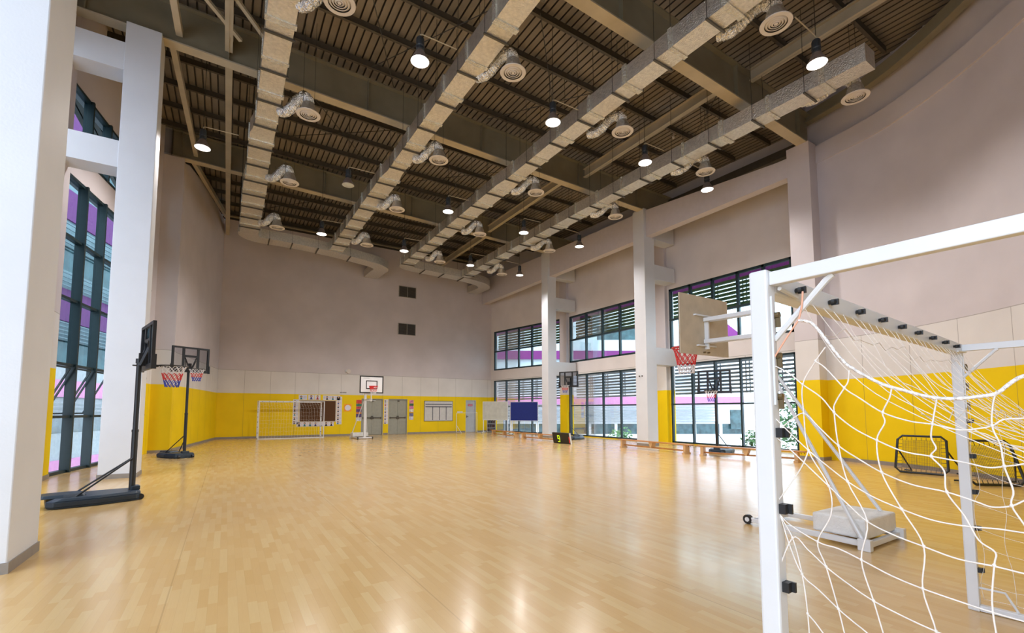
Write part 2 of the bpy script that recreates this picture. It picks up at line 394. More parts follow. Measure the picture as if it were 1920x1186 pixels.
# skirting
def skirt(name, pts, side):
    wall_strip(MB(), pts, 0, .1, .025, 0, side).build(name, m_base, kind='structure')
for i, (a, b) in enumerate(((-.45, 6.95), (8.36, 8.63), (9.92, 14.02), (14.9, 16.0))): skirt('baseboard_back', [(a, 28.545), (b, 28.545)], -1)
skirt('baseboard_left', [(-.47, 28.5), (-.95, 25.4), (-1.3, 23.2), (-1.68, 21.12)], 1)
skirt('baseboard_right', [(p.x-.01, p.y) for p in NEAR[4:]], -1)
for (x0, x1, y0, y1) in ((-2.32, -1.68, 20.42, 21.1), (-3.9, -3.28, 13.45, 14.08)):
    MB().box(x0, x1+.015, y0-.015, y1, 0, .1).build('baseboard_pilaster', m_base, kind='structure')

# ------------------------------------------------------------------ columns with stub beams
def column(x0, x1, y0, y1, z1, label, mat=m_colm, stubs=(), edge=None):
    t = thing('column', label, 'column', ((x0+x1)/2, (y0+y1)/2, 0))
    if mat is m_pil: solid_uv(MB(), x0, x1, y0, y1, 0, z1).build('shaft', mat, t)
    else: MB().box(x0, x1, y0, y1, 0, z1).build('shaft', mat, t, bevel=.012)
    for b in stubs: MB().box(*b).build('strut', mat if mat is not m_pil else m_colm, t)
    MB().box(x0-.012, x1+.012, y0-.012, y1+.012, 0, .1).build('skirting', m_base, t)
    return t
column(-3.1, -1.66, 6.13, 6.94, 10.9, 'large white column filling the left edge, nearest the camera', stubs=[(-4.0, -3.08, 6.3, 6.9, z0, z1) for z0, z1 in ((7.05, 7.68), (9.4, 10.07))])
column(-2.33, -1.66, 13.3, 13.95, 10.6, 'white column behind the nearer left basketball stand, with ladder struts', stubs=[(-3.9, -2.31, 13.32, 13.9, z0, z1) for z0, z1 in ((7.05, 7.68), (9.4, 10.07))])
rs = lambda y0, y1: [(15.7, 17.2, y0, y1, 3.5, 4.25), (15.7, 17.2, y0, y1, 7.3, 7.95), (15.7, 17.2, y0, y1, 9.1, 10.3)]
column(15.16, 15.8, 13.4, 14.03, 10.35, 'white column behind the long bench, between two right window bays', stubs=rs(13.45, 14.))
column(15.16, 15.75, 20.45, 21.05, 10.55, 'farthest white column on the right, beside the blue board', stubs=rs(20.5, 21.))
column(15.22, 15.85, 6.75, 7.42, 9.98, 'yellow-based column at the corner where the right wall curves', mat=m_pil)
for (y0, y1, za, zb, x0, lb) in ((7.42, 13.4, 9.72, 10.28, 15.3, 'concrete edge beam above the nearest right window bay'), (14.03, 20.45, 10.3, 10.5, 15.3, 'concrete edge beam above the middle right window bay'), (21.05, 28.5, 10.5, 10.85, 15.3, 'concrete edge beam above the farthest right window bay')):
    mb = MB(); x1 = x0+.36
    mb.add([(x0, y0, 9.1), (x1, y0, 9.1), (x1, y1, 9.1), (x0, y1, 9.1), (x0, y0, za), (x1, y0, za), (x1, y1, zb), (x0, y1, zb)],
           [(0, 3, 2, 1), (4, 5, 6, 7), (0, 1, 5, 4), (1, 2, 6, 5), (2, 3, 7, 6), (3, 0, 4, 7)])
    mb.build('edge_beam', m_colm if y0 < 0 else M('lilac_beam_%d' % y0, LILAC, .6, var=.03), label=lb, cat='beam')

# ------------------------------------------------------------------ windows
def window(n, a, b, s0, s1, z0, z1, mull, trans, out=1, fw=.07, depth=.12, inset=.08, mdepth=None, side='right'):
    a, b = Vector(a), Vector(b); d = (b-a).normalized(); nr = Vector((d.y, -d.x))*out
    pt = lambda s, z, k: Vector(((a+d*s+nr*k).x, (a+d*s+nr*k).y, z))
    t = thing('window_%d' % n, None, None, pt((s0+s1)/2, z0, inset), kind='structure')
    mb = MB(); up = (0, 0, 1); hv = (nr.x, nr.y, 0); md = mdepth or depth
    for z in (z0+fw/2, z1-fw/2): mb.beam(pt(s0, z, inset), pt(s1, z, inset), depth, fw)
    for s in (s0+fw/2, s1-fw/2): mb.beam(pt(s, z0, inset), pt(s, z1, inset), fw, depth, up=hv)
    for s in mull: mb.beam(pt(s, z0, inset+(depth-md)/2), pt(s, z1, inset+(depth-md)/2), fw, md, up=hv)
    for z in trans: mb.beam(pt(s0, z, inset-.01), pt(s1, z, inset-.01), depth, fw*.9)
    mb.build('window_frame', m_frame, t, kind='structure')
    g = MB(); zm = 2.6 if side == 'left' and z0 < 1 else z0
    if zm > z0: g.quad(pt(s0, z0, inset+.01), pt(s1, z0, inset+.01), pt(s1, zm, inset+.01), pt(s0, zm, inset+.01))
    g.quad(pt(s0, zm, inset+.01), pt(s1, zm, inset+.01), pt(s1, z1, inset+.01), pt(s0, z1, inset+.01), 1 if side == 'left' else 0)
    g.build('window_glass', [m_glass if side == 'left' or z0 < 1 else m_glassu, m_glassl], t, kind='structure')
    return t
n = 1
for (a, b), k, ys in ((B1, 1, None), (B2, 2, [15.75, 17.1, 18.41, 19.75]), (B3, 3, [8.47, 9.5, 10.55, 11.68, 12.78])):
    s0, s1 = WIN[k]
    if ys: ml = [y-a[1] for y in ys]
    else: ml = [s0+(s1-s0)*q/5 for q in (1, 2, 3, 4)]
    window(n, a, b, s0, s1, .04, 3.6, ml, [1.78], 1); n += 1
    window(n, a, b, s0, s1, 4.33, 7.12, ml, [5.68], 1, fw=.1); n += 1
ml = [.15+1.02*q for q in range(1, 6)]
window(n, LA, LB, .02, 5.95, .0, 7.15, ml, [1.35, 2.6, 4.18, 5.66], -1, fw=.07, depth=.14, inset=.06, mdepth=.2, side='left'); n += 1
window(n, LA, LB, .02, 5.95, 7.8, 9.4, ml, [], -1, fw=.07, depth=.14, inset=.06, mdepth=.2, side='left'); n += 1
# opened awning sashes in the left window
for q in (0, 1, 2):
    s = .06+1.02*q+.12
    c = LA+LD*s; c2 = LA+LD*(s+.84); o_ = Vector((-LD.y, LD.x))
    mb = MB()
    T0, T1 = Vector((c.x, c.y, 2.53)), Vector((c2.x, c2.y, 2.53)); Q0 = Vector((*(c+o_*.5), 1.42)); Q1 = Vector((*(c2+o_*.5), 1.42))
    for u_, v_ in ((T0, T1), (Q0, Q1), (T0, Q0), (T1, Q1)): mb.beam(u_, v_, .035, .035)
    s_ = mb.build('window_sash', m_frame, kind='structure')

# ------------------------------------------------------------------ doors
def dbl_door(n, x0, x1):
    t = thing('door_%d' % n, None, None, ((x0+x1)/2, 28.62, 0), kind='structure')
    xm = (x0+x1)/2
    f = MB(); f.box(x0, x0+.05, 28.56, 28.72, 0, 2.23); f.box(x1-.05, x1, 28.56, 28.72, 0, 2.23); f.box(x0+.05, x1-.05, 28.56, 28.72, 2.18, 2.23)
    f.build('door_frame', m_door, t, kind='structure')
    for a, b, s in ((x0+.055, xm-.005, -1), (xm+.005, x1-.055, 1)):
        l = MB(); l.box(a, b, 28.62, 28.67, .01, 2.175); l.box(a+.1, b-.1, 28.612, 28.62, 1.25, 2.0); l.box(a+.1, b-.1, 28.612, 28.62, .2, .85)
        lf = l.build('door_leaf', m_door, t, kind='structure')
        MB().box(a+.04, b-.02 if s < 0 else b-.04, 28.57, 28.6, 1.02, 1.08).box(a+.05, a+.1, 28.6, 28.62, .98, 1.1).box(b-.1, b-.05, 28.6, 28.62, .98, 1.1).build('push_bar', m_dsteel, lf)
    MB().box(xm-.06, xm+.06, 28.56, 28.61, .96, 1.16).build('door_lock', m_dsteel, t)
    MB().box(xm-.02, xm+.1, 28.58, 28.61, 2.05, 2.13).build('door_closer', m_dsteel, t)
dbl_door(1, 6.99, 8.33); dbl_door(2, 8.66, 9.89)
t = thing('door_3', None, None, (14.46, 28.62, 0), kind='structure')
MB().box(14.06, 14.11, 28.56, 28.72, 0, 2.21).box(14.81, 14.86, 28.56, 28.72, 0, 2.21).box(14.11, 14.81, 28.56, 28.72, 2.16, 2.21).build('door_frame', m_door2, t, kind='structure')
lf = MB().box(14.115, 14.805, 28.6, 28.65, .01, 2.155).box(14.2, 14.72, 28.592, 28.6, .15, 1.55).build('door_leaf', m_door2, t, kind='structure')
MB().box(14.14, 14.18, 28.57, 28.6, 1.0, 1.15).box(14.14, 14.27, 28.55, 28.57, 1.06, 1.09).build('door_handle', m_strap, lf)
m_sred = M('sign_red', (.55, .02, .05), .5)
t = thing('door_sign', 'small red sign on the single pale grey door', 'sign', (14.42, 28.59, 1.87))
MB().box(14.25, 14.59, 28.58, 28.592, 1.8, 1.94).build('sign_plate', m_sred, t)
mb = MB()
for i in range(7): mb.box(14.285+.04*i, 14.31+.04*i, 28.575, 28.581, 1.85, 1.895)
mb.build('sign_writing', m_paper, t)

# ------------------------------------------------------------------ roof
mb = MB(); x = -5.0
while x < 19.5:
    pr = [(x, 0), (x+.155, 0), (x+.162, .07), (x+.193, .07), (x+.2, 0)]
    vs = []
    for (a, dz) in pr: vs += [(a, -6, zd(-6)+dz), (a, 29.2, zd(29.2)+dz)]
    for q in range(4): mb.add([vs[2*q], vs[2*q+2], vs[2*q+3], vs[2*q+1]], [(0, 1, 2, 3)], 0 if q == 0 else 1)  # groove faces take the darker material, rib shade put into the colour
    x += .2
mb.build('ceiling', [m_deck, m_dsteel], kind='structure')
for k in range(25):
    y = -5.2+1.4*k
    if min(abs(y-g) for g in (0, 6.95, 13.6, 20.7)) < .25: continue
    z = zd(y)-.06
    xe = min([18.6]+[p.x for p in NEAR if abs(p.y-y) < .6])-.1 if y < 7.3 else 16.9
    MB().box(-3.4, xe, y-.03, y+.03, z-.15, z).box(-3.4, xe, y-.03, y+.05, z-.17, z-.14).build('purlin', m_dsteel, label='dark steel purlin running crosswise under the corrugated roof deck', cat='purlin', group='roof purlins')
def girder(y, xa, xb, za, zb, lb, dep=1.02):
    t = thing('roof_girder', lb, 'girder', ((xa+xb)/2, y, (za+zb)/2))
    w = MB(); w.add([(xa, y-.01, za), (xb, y-.01, zb), (xb, y-.01, zb+dep), (xa, y-.01, za+dep), (xa, y+.01, za), (xb, y+.01, zb), (xb, y+.01, zb+dep), (xa, y+.01, za+dep)],
                    [(0, 1, 2, 3), (7, 6, 5, 4), (0, 4, 5, 1), (3, 2, 6, 7)]); w.build('web', m_steel, t)
    MB().beam((xa, y, za), (xb, y, zb), .3, .035).build('bottom_flange', m_flange, t)  # flange coloured lighter than the web, painting in light bounced off the floor
    MB().beam((xa, y, za+dep), (xb, y, zb+dep), .3, .035).build('top_flange', m_steel, t)
    for xs in (xa+.6, -.3, 3.3, 7.2, 11.6, 14.9):
        f = (xs-xa)/(xb-xa); z = za+(zb-za)*f
        if xa < xs < xb: MB().box(xs-.01, xs+.01, y-.13, y+.13, z+.02, z+dep-.02).build('stiffener', m_steel, t)
girder(0.2, -4, 13.2, 10.05, 9.7, 'steel roof girder above the camera, out at the top', .95)
girder(6.95, -3.9, 15.6, 10.38, 9.98, 'nearest steel roof girder, landing on the yellow-based corner column', .98)
girder(13.6, -3.7, 17.2, 10.64, 10.28, 'middle steel roof girder, crossing above the white column with ladder struts')
girder(20.7, -2.4, 17.2, 11.0, 10.5, 'farthest steel roof girder, landing on the left pilaster')
for (x, ya, yb, lb) in ((-.3, 0.3, 6.8, 'left tie beam, nearest bay'), (-.3, 7.1, 13.45, 'left tie beam between the nearest and middle girders'), (-.3, 13.75, 20.55, 'left tie beam between the middle and farthest girders'), (-.3, 20.85, 28.5, 'left tie beam in the bay at the back wall'),
                   (12.2, .3, 6.8, 'right tie beam, nearest bay'), (11.85, 7.1, 13.45, 'right tie beam between the nearest and middle girders'), (11.4, 13.75, 20.55, 'right tie beam between the middle and farthest girders'), (11.65, 20.85, 28.5, 'right tie beam in the bay at the back wall')):
    z = 10.72+.02*(ya)*.5; mb = MB()
    mb.beam((x, ya, z), (x, yb, z+.03), .17, .02); mb.beam((x, ya, z+.32), (x, yb, z+.35), .17, .02); mb.box(x-.008, x+.008, ya, yb, z, z+.33)
    mb.build('tie_beam', m_flange, label='beige steel '+lb, cat='beam')
# beam at the wall heads
MB().beam((-.6, 28.35, 11.95), (16.1, 28.35, 11.95), .2, .04).beam((-.6, 28.42, 12.1), (16.1, 28.42, 12.1), .03, .34).build('head_beam', m_steel, label='dark steel beam along the top of the back wall', cat='beam')
for (a, b, lb) in (((-1.5, 20.9, 11.2), (-.4, 28.3, 11.9), 'farther'), ((-1.5, 7.0, 10.7), (-1.35, 13.5, 10.9), 'nearer')):
    MB().beam(a, b, .14, .2).build('edge_beam', m_flange, label='slim beige edge beam above the left wall, %s from camera' % ('farther' if lb == 'farther' else 'nearer'), cat='beam')
MB().beam((-1.6, 13.8, 11.2), (-1.35, 20.6, 11.25), .14, .2).build('edge_beam', m_flange, label='slim beige edge beam from ladder column towards left pilaster', cat='beam')
mb = MB().beam((17.2, 7.4, 10.95), (17.2, 21.3, 11.3), .25, .3)
mb.build('edge_beam', m_dsteel, label='dark steel edge beam above the right windows', cat='beam')
# rod bracing
br = [((1.6, 8.4), (4.0, 13.3)), ((5.6, 8.3), (3.2, 12.8)), ((1.2, 14.2), (5.9, 20.2)), ((6., 14.5), (1.2, 18.4)), ((6.2, 8.6), (9.8, 12.6)), ((10.6, 8.2), (7.2, 13.1)), ((5.8, 14.4), (9.6, 20.)), ((10.4, 15.), (6.2, 19.4)),
      ((1., 21.3), (4.4, 27)), ((5.2, 21.4), (1., 26.5)), ((6.2, 21.5), (10.8, 27)), ((10.6, 21.4), (6.4, 26.8)), ((12.5, 8.), (16.2, 13.)), ((16.2, 8.), (12.6, 13.)), ((12., 14.2), (16., 19.8)), ((3.4, 3.), (6.2, 6.6)), ((.2, 7.4), (-.9, 12.6))]
for (a, b) in br:
    z0, z1 = zd(a[1])-.34, zd(b[1])-.34
    MB().tube([(*a, z0), (*b, z1)], .012, 5).build('bracing_rod', m_rod, label='thin dark cross bracing rod under the roof deck', cat='rod', group='roof bracing rods')
for (a, b) in (((-1.3, 11.2, 10.85), (-.05, 12.9, 10.85)), ((.9, 13.2, 10.9), (-.2, 11.6, 10.9))):
    MB().beam(a, b, .09, .07).build('knee_brace', m_flange, label='short diagonal beige brace beside the left tie beam', cat='brace', group='left tie beam braces')

# ------------------------------------------------------------------ ducts
zdu = lambda y: 9.1+.027*y
def duct(name, label, xc, ya, yb, wf, hgt, strapstep=1.25, phase=0.):
    """main run along Y; xc(y) centre, wf(y) width"""
    t = thing(name, label, 'duct', (xc(ya), ya, zdu(ya)))
    mb = MB()
    def sec(y, e=0):
        w = wf(y)/2+e; x = xc(y); z = zdu(y)
        return [(x-w, y, z-e), (x+w, y, z-e), (x+w, y, z+hgt+e), (x-w, y, z+hgt+e)]
    ys = [ya]; y = ya
    while y < yb-.3: y += .6; ys.append(min(y, yb))
    ys[-1] = yb
    vs = []
    for y in ys: vs += sec(y)
    fs = [(4*i+k, 4*i+(k+1) % 4, 4*i+4+(k+1) % 4, 4*i+4+k) for i in range(len(ys)-1) for k in range(4)]+[(3, 2, 1, 0), tuple(4*(len(ys)-1)+k for k in range(4))]
    mb.add(vs, fs); mb.build('duct_body', m_foil, t)
    y = ya+.5+phase; i = 0
    while y < yb-.2:
        q = MB(); e = .022 if i % 2 else .035; L = .10 if i % 2 else .14
        q.add(sec(y, e)+sec(y+L, e), [(3, 2, 1, 0), (4, 5, 6, 7)]+[(k, (k+1) % 4, 4+(k+1) % 4, 4+k) for k in range(4)])
        q.build('joint_band', m_band, t)
        y += strapstep; i += 1
    y = ya+.95+phase
    while y < yb-.2:
        x = xc(y); w = wf(y)/2+.05; z = zdu(y)
        st = MB().box(x-w, x+w, y-.02, y+.02, z-.05, z-.01).build('strap_bar', m_strap, t)
        for s in (-1, 1): MB().tube([(x+s*(w-.015), y, z-.05), (x+s*(w-.015), y, zd(y)-.1)], .006, 4).build('hanger_rod', m_rod, st)
        y += strapstep
    return t
w1 = lambda y: .52 if y < 14.4 else (.62 if y < 18 else .74)
duct('ceiling_duct', 'foil-wrapped ceiling duct nearest the left wall', lambda y: .64 if y < 14.4 else .58, 1.5, 24.3, w1, .42, 1.3)
duct('ceiling_duct', 'foil-wrapped ceiling duct, second from the left, golden near the camera', lambda y: 4.52, 1.5, 24.6, lambda y: .5 if y < 15 else .64, .42, 1.3, .2)
duct('ceiling_duct', 'foil-wrapped ceiling duct, third from the left, silvery', lambda y: 8.04+max(0, y-9)*.025, 1.5, 25.0, lambda y: .5 if y < 13 else .66, .42, 1.3, .1)
duct('ceiling_duct', 'foil-wrapped ceiling duct nearest the right windows, with a visible near end', lambda y: 11.93+max(0, y-11)*.03, 3.95, 25.2, lambda y: .5 if y < 13.5 else .58, .42, 1.3, .3)
def cross_duct(label, path, w, hgt, rods):
    z = 9.77; t = thing('cross_duct', label, 'duct', (path[0][0], path[0][1], z))
    pts = smooth_line(path, 6); vs = []
    for i, p in enumerate(pts):
        d = (pts[min(i+1, len(pts)-1)]-pts[max(i-1, 0)]).normalized(); nr = Vector((-d.y, d.x))*w/2
        vs += [(p.x-nr.x, p.y-nr.y, z), (p.x+nr.x, p.y+nr.y, z), (p.x+nr.x, p.y+nr.y, z+hgt), (p.x-nr.x, p.y-nr.y, z+hgt)]
    m = len(pts)
    MB().add(vs, [(4*i+k, 4*i+(k+1) % 4, 4*i+4+(k+1) % 4, 4*i+4+k) for i in range(m-1) for k in range(4)]+[(3, 2, 1, 0), tuple(4*(m-1)+k for k in range(4))]).build('duct_body', m_foil, t)
    for (x, y) in rods:
        st = MB().beam((x, y-w/2-.05, z-.03), (x, y+w/2+.05, z-.03), .05, .04).build('strap_bar', m_strap, t)
        for s in (-1, 1): MB().tube([(x, y+s*(w/2+.03), z-.04), (x, y+s*(w/2+.03), zd(y)-.1)], .006, 4).build('hanger_rod', m_rod, st)
cross_duct('foil cross duct joining the two left ceiling ducts and turning into the back wall', [(.58, 24.2), (.62, 24.6), (1.0, 24.9), (1.6, 24.9), (3.0, 24.95), (4.6, 25.2), (6.0, 25.6), (6.9, 25.9), (7.4, 26.4), (7.4, 27.1), (7.35, 28.5)], .85, .44, [(1.45, 24.85), (2.46, 24.9), (3.67, 25.0), (5.35, 25.4)])
cross_duct('foil cross duct joining the two right ceiling ducts and turning into the back wall', [(8.48, 24.9), (8.55, 25.2), (8.9, 25.4), (9.6, 25.5), (10.9, 25.6), (12.2, 25.7), (13.2, 25.9), (14.0, 26.2), (14.5, 26.8), (14.55, 27.4), (14.5, 28.5)], .8, .44, [(9.6, 25.5), (10.87, 25.6), (12.2, 25.7)])

# ------------------------------------------------------------------ diffusers
def make_diffuser(label, x, y, rz=0):
    t = thing('air_diffuser', label, 'diffuser', (x, y, 9.02), group='round ceiling air diffusers')
    mb = MB(); n = 28
    mb.lathe([(.285, .0), (.29, .012), (.24, .03), (.235, .015), (.205, .0), (.285, .0)], n=n)
    for r_ in (.175, .125, .075):
        mb.lathe([(r_+.022, .025), (r_-.012, -.002), (r_-.024, .0), (r_-.004, .03), (r_+.022, .025)], n=n)
    mb.lathe([(.035, .0), (.045, .03), (.0, .03)], n=n); mb.lathe([(0, -.002), (.035, 0)], n=n)
    mb.build('grille', m_diff, t, smooth=False, world=False)
    MB().lathe([(.235, .02), (.2, .035), (0, .036)], n=n).build('grille_backing', m_diffd, t, world=False)
    MB().lathe([(.24, .03), (.2, .1), (.17, .22), (.14, .3)], n=16).build('collar', m_foil, t, world=False, smooth=True)
    pts = smooth_line([(0, 0, .28), (-.01, .03, .42), (-.06, .18, .56), (-.13, .38, .54), (-.2, .58, .42), (-.27, .80, .36), (-.36, 1.02, .42)], 9)
    rr = [(.135 if i % 2 else .118)+random.uniform(-.008, .008) for i in range(len(pts))]
    MB().tube(pts, rr, 12).build('flexible_hose', m_hose, t, world=False)
    for s in (-1, 1): MB().tube([(s*.14, 0, .3), (s*.14, 0, zd(y)-9.04)], .005, 4).build('hanger_wire', m_rod, t, world=False)
    return t
first = None
for di, (nm, xs, ys) in enumerate((('leftmost', 1.49, (8.42, 12.2, 16.3, 20.7)), ('second', 5.15, (8.2, 12.42, 16.4, 20.75)), ('third', 8.82, (4.38, 8.46, 12.55, 16.9, 21.2)), ('rightmost', 12.58, (4.5, 8.57, 12.52, 16.95, 21.35)))):
    for k, y in enumerate(ys):
        o = len(ys)-1-k; on = ['closest to the back wall', 'second from the back wall', 'third from the back wall', 'fourth from the back wall', 'fifth from the back wall'][o]
        lb = 'round white air diffuser on the %s ceiling duct, %s' % (nm, on)
        if first is None: first = make_diffuser(lb, xs, y); first.rotation_euler.z = .22
        else: copy_tree(first, (xs+(.1 if di > 1 and y > 16 else 0), y, 9.02), rz=(.22, .02, -.08, -.08)[di], label=lb)

# ------------------------------------------------------------------ high bay lamps
def make_lamp(label, x, y, lit, arm):
    z = 8.86; t = thing('high_bay_lamp', label, 'lamp', (x, y, z), group='high bay lamps')
    MB().lathe([(.0, .52), (.07, .52), (.085, .49), (.085, .34), (.095, .33), (.085, .31), (.085, .25), (.06, .23)], n=16).build('ballast_housing', m_lampb, t, world=False, smooth=False)
    MB().lathe([(.06, .24), (.085, .22), (.12, .15), (.17, .05), (.195, 0), (.19, -.01)], n=24).build('reflector', m_lampr, t, world=False, smooth=True)
    MB().lathe([(.19, -.005), (.12, -.025), (0, -.03)], n=24).build('lens', m_lampe if lit else m_lampo, t, world=False, smooth=True)
    MB().tube([(0, 0, .5), (0, 0, zd(y)-z-.02)], .008, 5).build('suspension_wire', m_rod, t, world=False)
    MB().tube([(0, 0, .52), (0, 0, .6), (.05*arm, 0, .62), (.85*arm, .0, .64)], .012, 6).build('conduit_arm', m_flange, t, world=False)
    if lit:
        ld = bpy.data.lights.new('lamp_light', 'SPOT'); ld.energy = LAMP; ld.spot_size = R(150); ld.spot_blend = .6; ld.specular_factor = .12; ld.color = (1, .96, .95); ld.shadow_soft_size = .18
        lo_ = bpy.data.objects.new('lamp_light', ld); col.objects.link(lo_); lo_.parent = t; lo_.location = (0, 0, -.06)
LAMP = 600
LN = [(3.19, 8.78, 1, 1, 'large lit high bay lamp left of the second duct, nearest the camera'), (-.85, 15.05, 1, 1, 'lit high bay lamp between the left wall and the leftmost duct'),
      (3.1, 15.1, 0, 1, 'unlit high bay lamp between the first and second ducts'), (6.82, 8.93, 1, 1, 'lit high bay lamp between the second and third ducts, nearest the camera'),
      (10.38, 4.36, 1, -1, 'lit high bay lamp at the upper right, nearest of its row'), (10.3, 9.0, 1, 1, 'lit high bay lamp between the third and rightmost ducts, second of its row'),
      (13.35, 9.05, 1, -1, 'lit high bay lamp beside the right wall, nearest the camera'), (6.7, 15.2, 1, 1, 'lit high bay lamp between the second and third ducts, middle of its row'),
      (3.1, 20.0, 1, 1, 'lit high bay lamp by the back cross duct, left of the second duct'), (6.7, 20.15, 1, 1, 'lit high bay lamp near the back wall between second and third ducts'),
      (10.2, 15.4, 1, 1, 'lit high bay lamp between the third and rightmost ducts, third of its row'), (13.2, 15.4, 1, -1, 'lit high bay lamp beside the right wall, middle of its row'),
      (10.25, 20.4, 1, 1, 'lit high bay lamp between third and rightmost ducts, closest to the back wall'), (13.3, 20.5, 1, -1, 'lit high bay lamp beside the right wall, closest to the back wall')]
for x, y, lit, arm, lb in LN: make_lamp(lb, x, y, lit, arm)
for x, y in ((2.2, 9.2), (5.9, 9.6), (2.3, 13.9), (7.1, 13.9), (9.6, 10.6), (13.3, 10.3)):
    z = zd(y)-.36
    MB().lathe([(0, -.04), (.03, -.04), (.045, 0), (.045, .03), (.012, .05), (.012, .3)], (x, y, z), 12).build('smoke_detector', m_diff, label='small round white detector hanging under the roof deck', cat='detector', group='roof detectors')

# ------------------------------------------------------------------ basketball nets and hoops
def hoop_net(parent, cx, cz, r0, r1, h, mats, nstr=12, rad=.006, cy=0.):
    mb = MB(); rows = 6
    def pt(i, j):
        f = j/rows; rr = r0+(r1-r0)*(f**.7); th = 2*math.pi*(i+.5*(j % 2))/nstr
        return (cx+rr*math.cos(th), cy+rr*math.sin(th), cz-h*f)
    for j in range(rows):
        mi = j*len(mats)//rows
        for i in range(nstr):
            a = pt(i, j); k = i if j % 2 == 0 else i+1
            mb.tube([a, pt(k, j+1)], rad, 4, mi, cap=False); mb.tube([a, pt(k-1, j+1)], rad, 4, mi, cap=False)
    return mb.build('hoop_net', mats, parent, world=False)
def make_portable(label, loc, n, rz_, extra=0., braces=True, lip=.1):
    """black portable stand; n = direction the board faces; rz_ = rim height"""
    ang = math.atan2(n[1], n[0]); t = thing('basketball_stand', label, 'basketball stand', loc, ang)
    b = MB()
    o1 = [(.1, -.2), (.1, .2), (.03, .28), (-.45, .36), (-.96, .33), (-1.04, .25), (-1.04, -.25), (-.96, -.33), (-.45, -.36), (.03, -.28)]
    sc = lambda k: [(x*k-.02*(1-k), y*k) for x, y in o1]
    b.prism(sc(.97), 0, .03, top=o1); b.prism(o1, .03, .11); b.prism(o1, .11, .155, top=sc(.9))
    b.prism([(x*.5-.62, y*.62) for x, y in o1], .15, .20, top=[(x*.42-.66, y*.5) for x, y in o1])
    b.prism([(-.02, -.1), (.1, -.1), (.1, .1), (-.02, .1)], .15, .22)
    base = b.build('base', m_navy, t, world=False, bevel=.012)
    for s in (-1, 1): MB().tube([(.09, s*.2-.03, .05), (.09, s*.2+.03, .05)], .05, 12).build('wheel', m_black, t, world=False)
    top = rz_+.1
    p = MB(); p.tube([(0, 0, .08), (0, 0, top*.48)], .045, 12); p.tube([(0, 0, top*.48), (0, 0, top)], .038, 12); p.tube([(0, 0, top*.48-.02), (0, 0, top*.48+.02)], .05, 12); p.tube([(0, 0, top-.08), (0, 0, top)], .05, 12); p.tube([(-.09, 0, top-.12), (.05, 0, top-.12)], .012, 6)
    p.build('pole', m_black, t, world=False)
    for s in (-1, 1): MB().tube([(-.02, s*.04, .68), (-.72, s*.2, .14)], .014, 8).build('brace', m_black, t, world=False)
    bx = .10
    f = MB(); w, z0, z1 = .55, rz_-.09, rz_+.72
    for (ya, yb, za, zb) in ((-w, w, z0, z0+.09), (-w, w, z1-.055, z1), (-w, -w+.06, z0+.09, z1-.055), (w-.06, w, z0+.09, z1-.055)): f.box(bx-.02, bx+.03, ya, yb, za, zb)
    for (ya, yb, za, zb) in ((-.25, -.18, z0+.09, z1-.055), (.18, .25, z0+.09, z1-.055), (-.18, .18, z0+.48, z0+.55)): f.box(bx-.01, bx+.02, ya, yb, za, zb)
    f.beam((bx, -.18, z0+.5), (bx, -.03, z0+.12), .04, .02); f.beam((bx, .18, z0+.5), (bx, .03, z0+.12), .04, .02)
    for s in (-1, 1): f.box(bx-.02, bx+.05, s*w-.02, s*w+.02, z0-.01, z0+.24)
    bf = f.build('backboard_frame', m_black, t, world=False)
    MB().box(bx, bx+.008, -w+.02, w-.02, z0+.02, z1-.02).build('clear_panel', m_poly, bf, world=False)
    mb = MB(); mb.box(-.01, bx, -.035, .035, rz_-.02, rz_+.2); mb.beam((0, -.07, rz_-.02), (bx, -.15, rz_+.3), .02, .04); mb.beam((0, .07, rz_-.02), (bx, .15, rz_+.3), .02, .04)
    mb.build('mount_bracket', m_black, t, world=False)
    rc = bx+.38; rim = MB()
    rim.tube([(rc+.225*math.cos(2*math.pi*k/24), .225*math.sin(2*math.pi*k/24), rz_) for k in range(24)], .011, 6, closed=True)
    rim.tube([(bx, -.06, rz_-.03), (rc-.12, -.19, rz_)], .009, 5); rim.tube([(bx, .06, rz_-.03), (rc-.12, .19, rz_)], .009, 5); rim.tube([(bx, 0, rz_-.07), (rc-.22, 0, rz_)], .02, 6)
    rim.build('rim', m_black, t, world=False)
    hoop_net(t, rc, rz_, .21, .10, .38, [m_nwh, m_nred, m_nbl])
    return t
def loc2(px, py):
    d = ray(px, py); k = -H/d[2]; return (d[0]*k, d[1]*k, 0)
make_portable('black portable basketball stand, nearest, beside the ladder column', loc2(246, 934), (.965, .26), 2.30)
make_portable('black portable basketball stand in front of the left yellow pilaster', loc2(345, 858), (.5, -.86), 2.80)
make_portable('black portable basketball stand behind the scoreboard', loc2(1069, 824), (-.93, -.37), 2.78)
make_portable('black portable basketball stand behind the nearest bench', loc2(1345, 850), (-.95, -.31), 2.18)

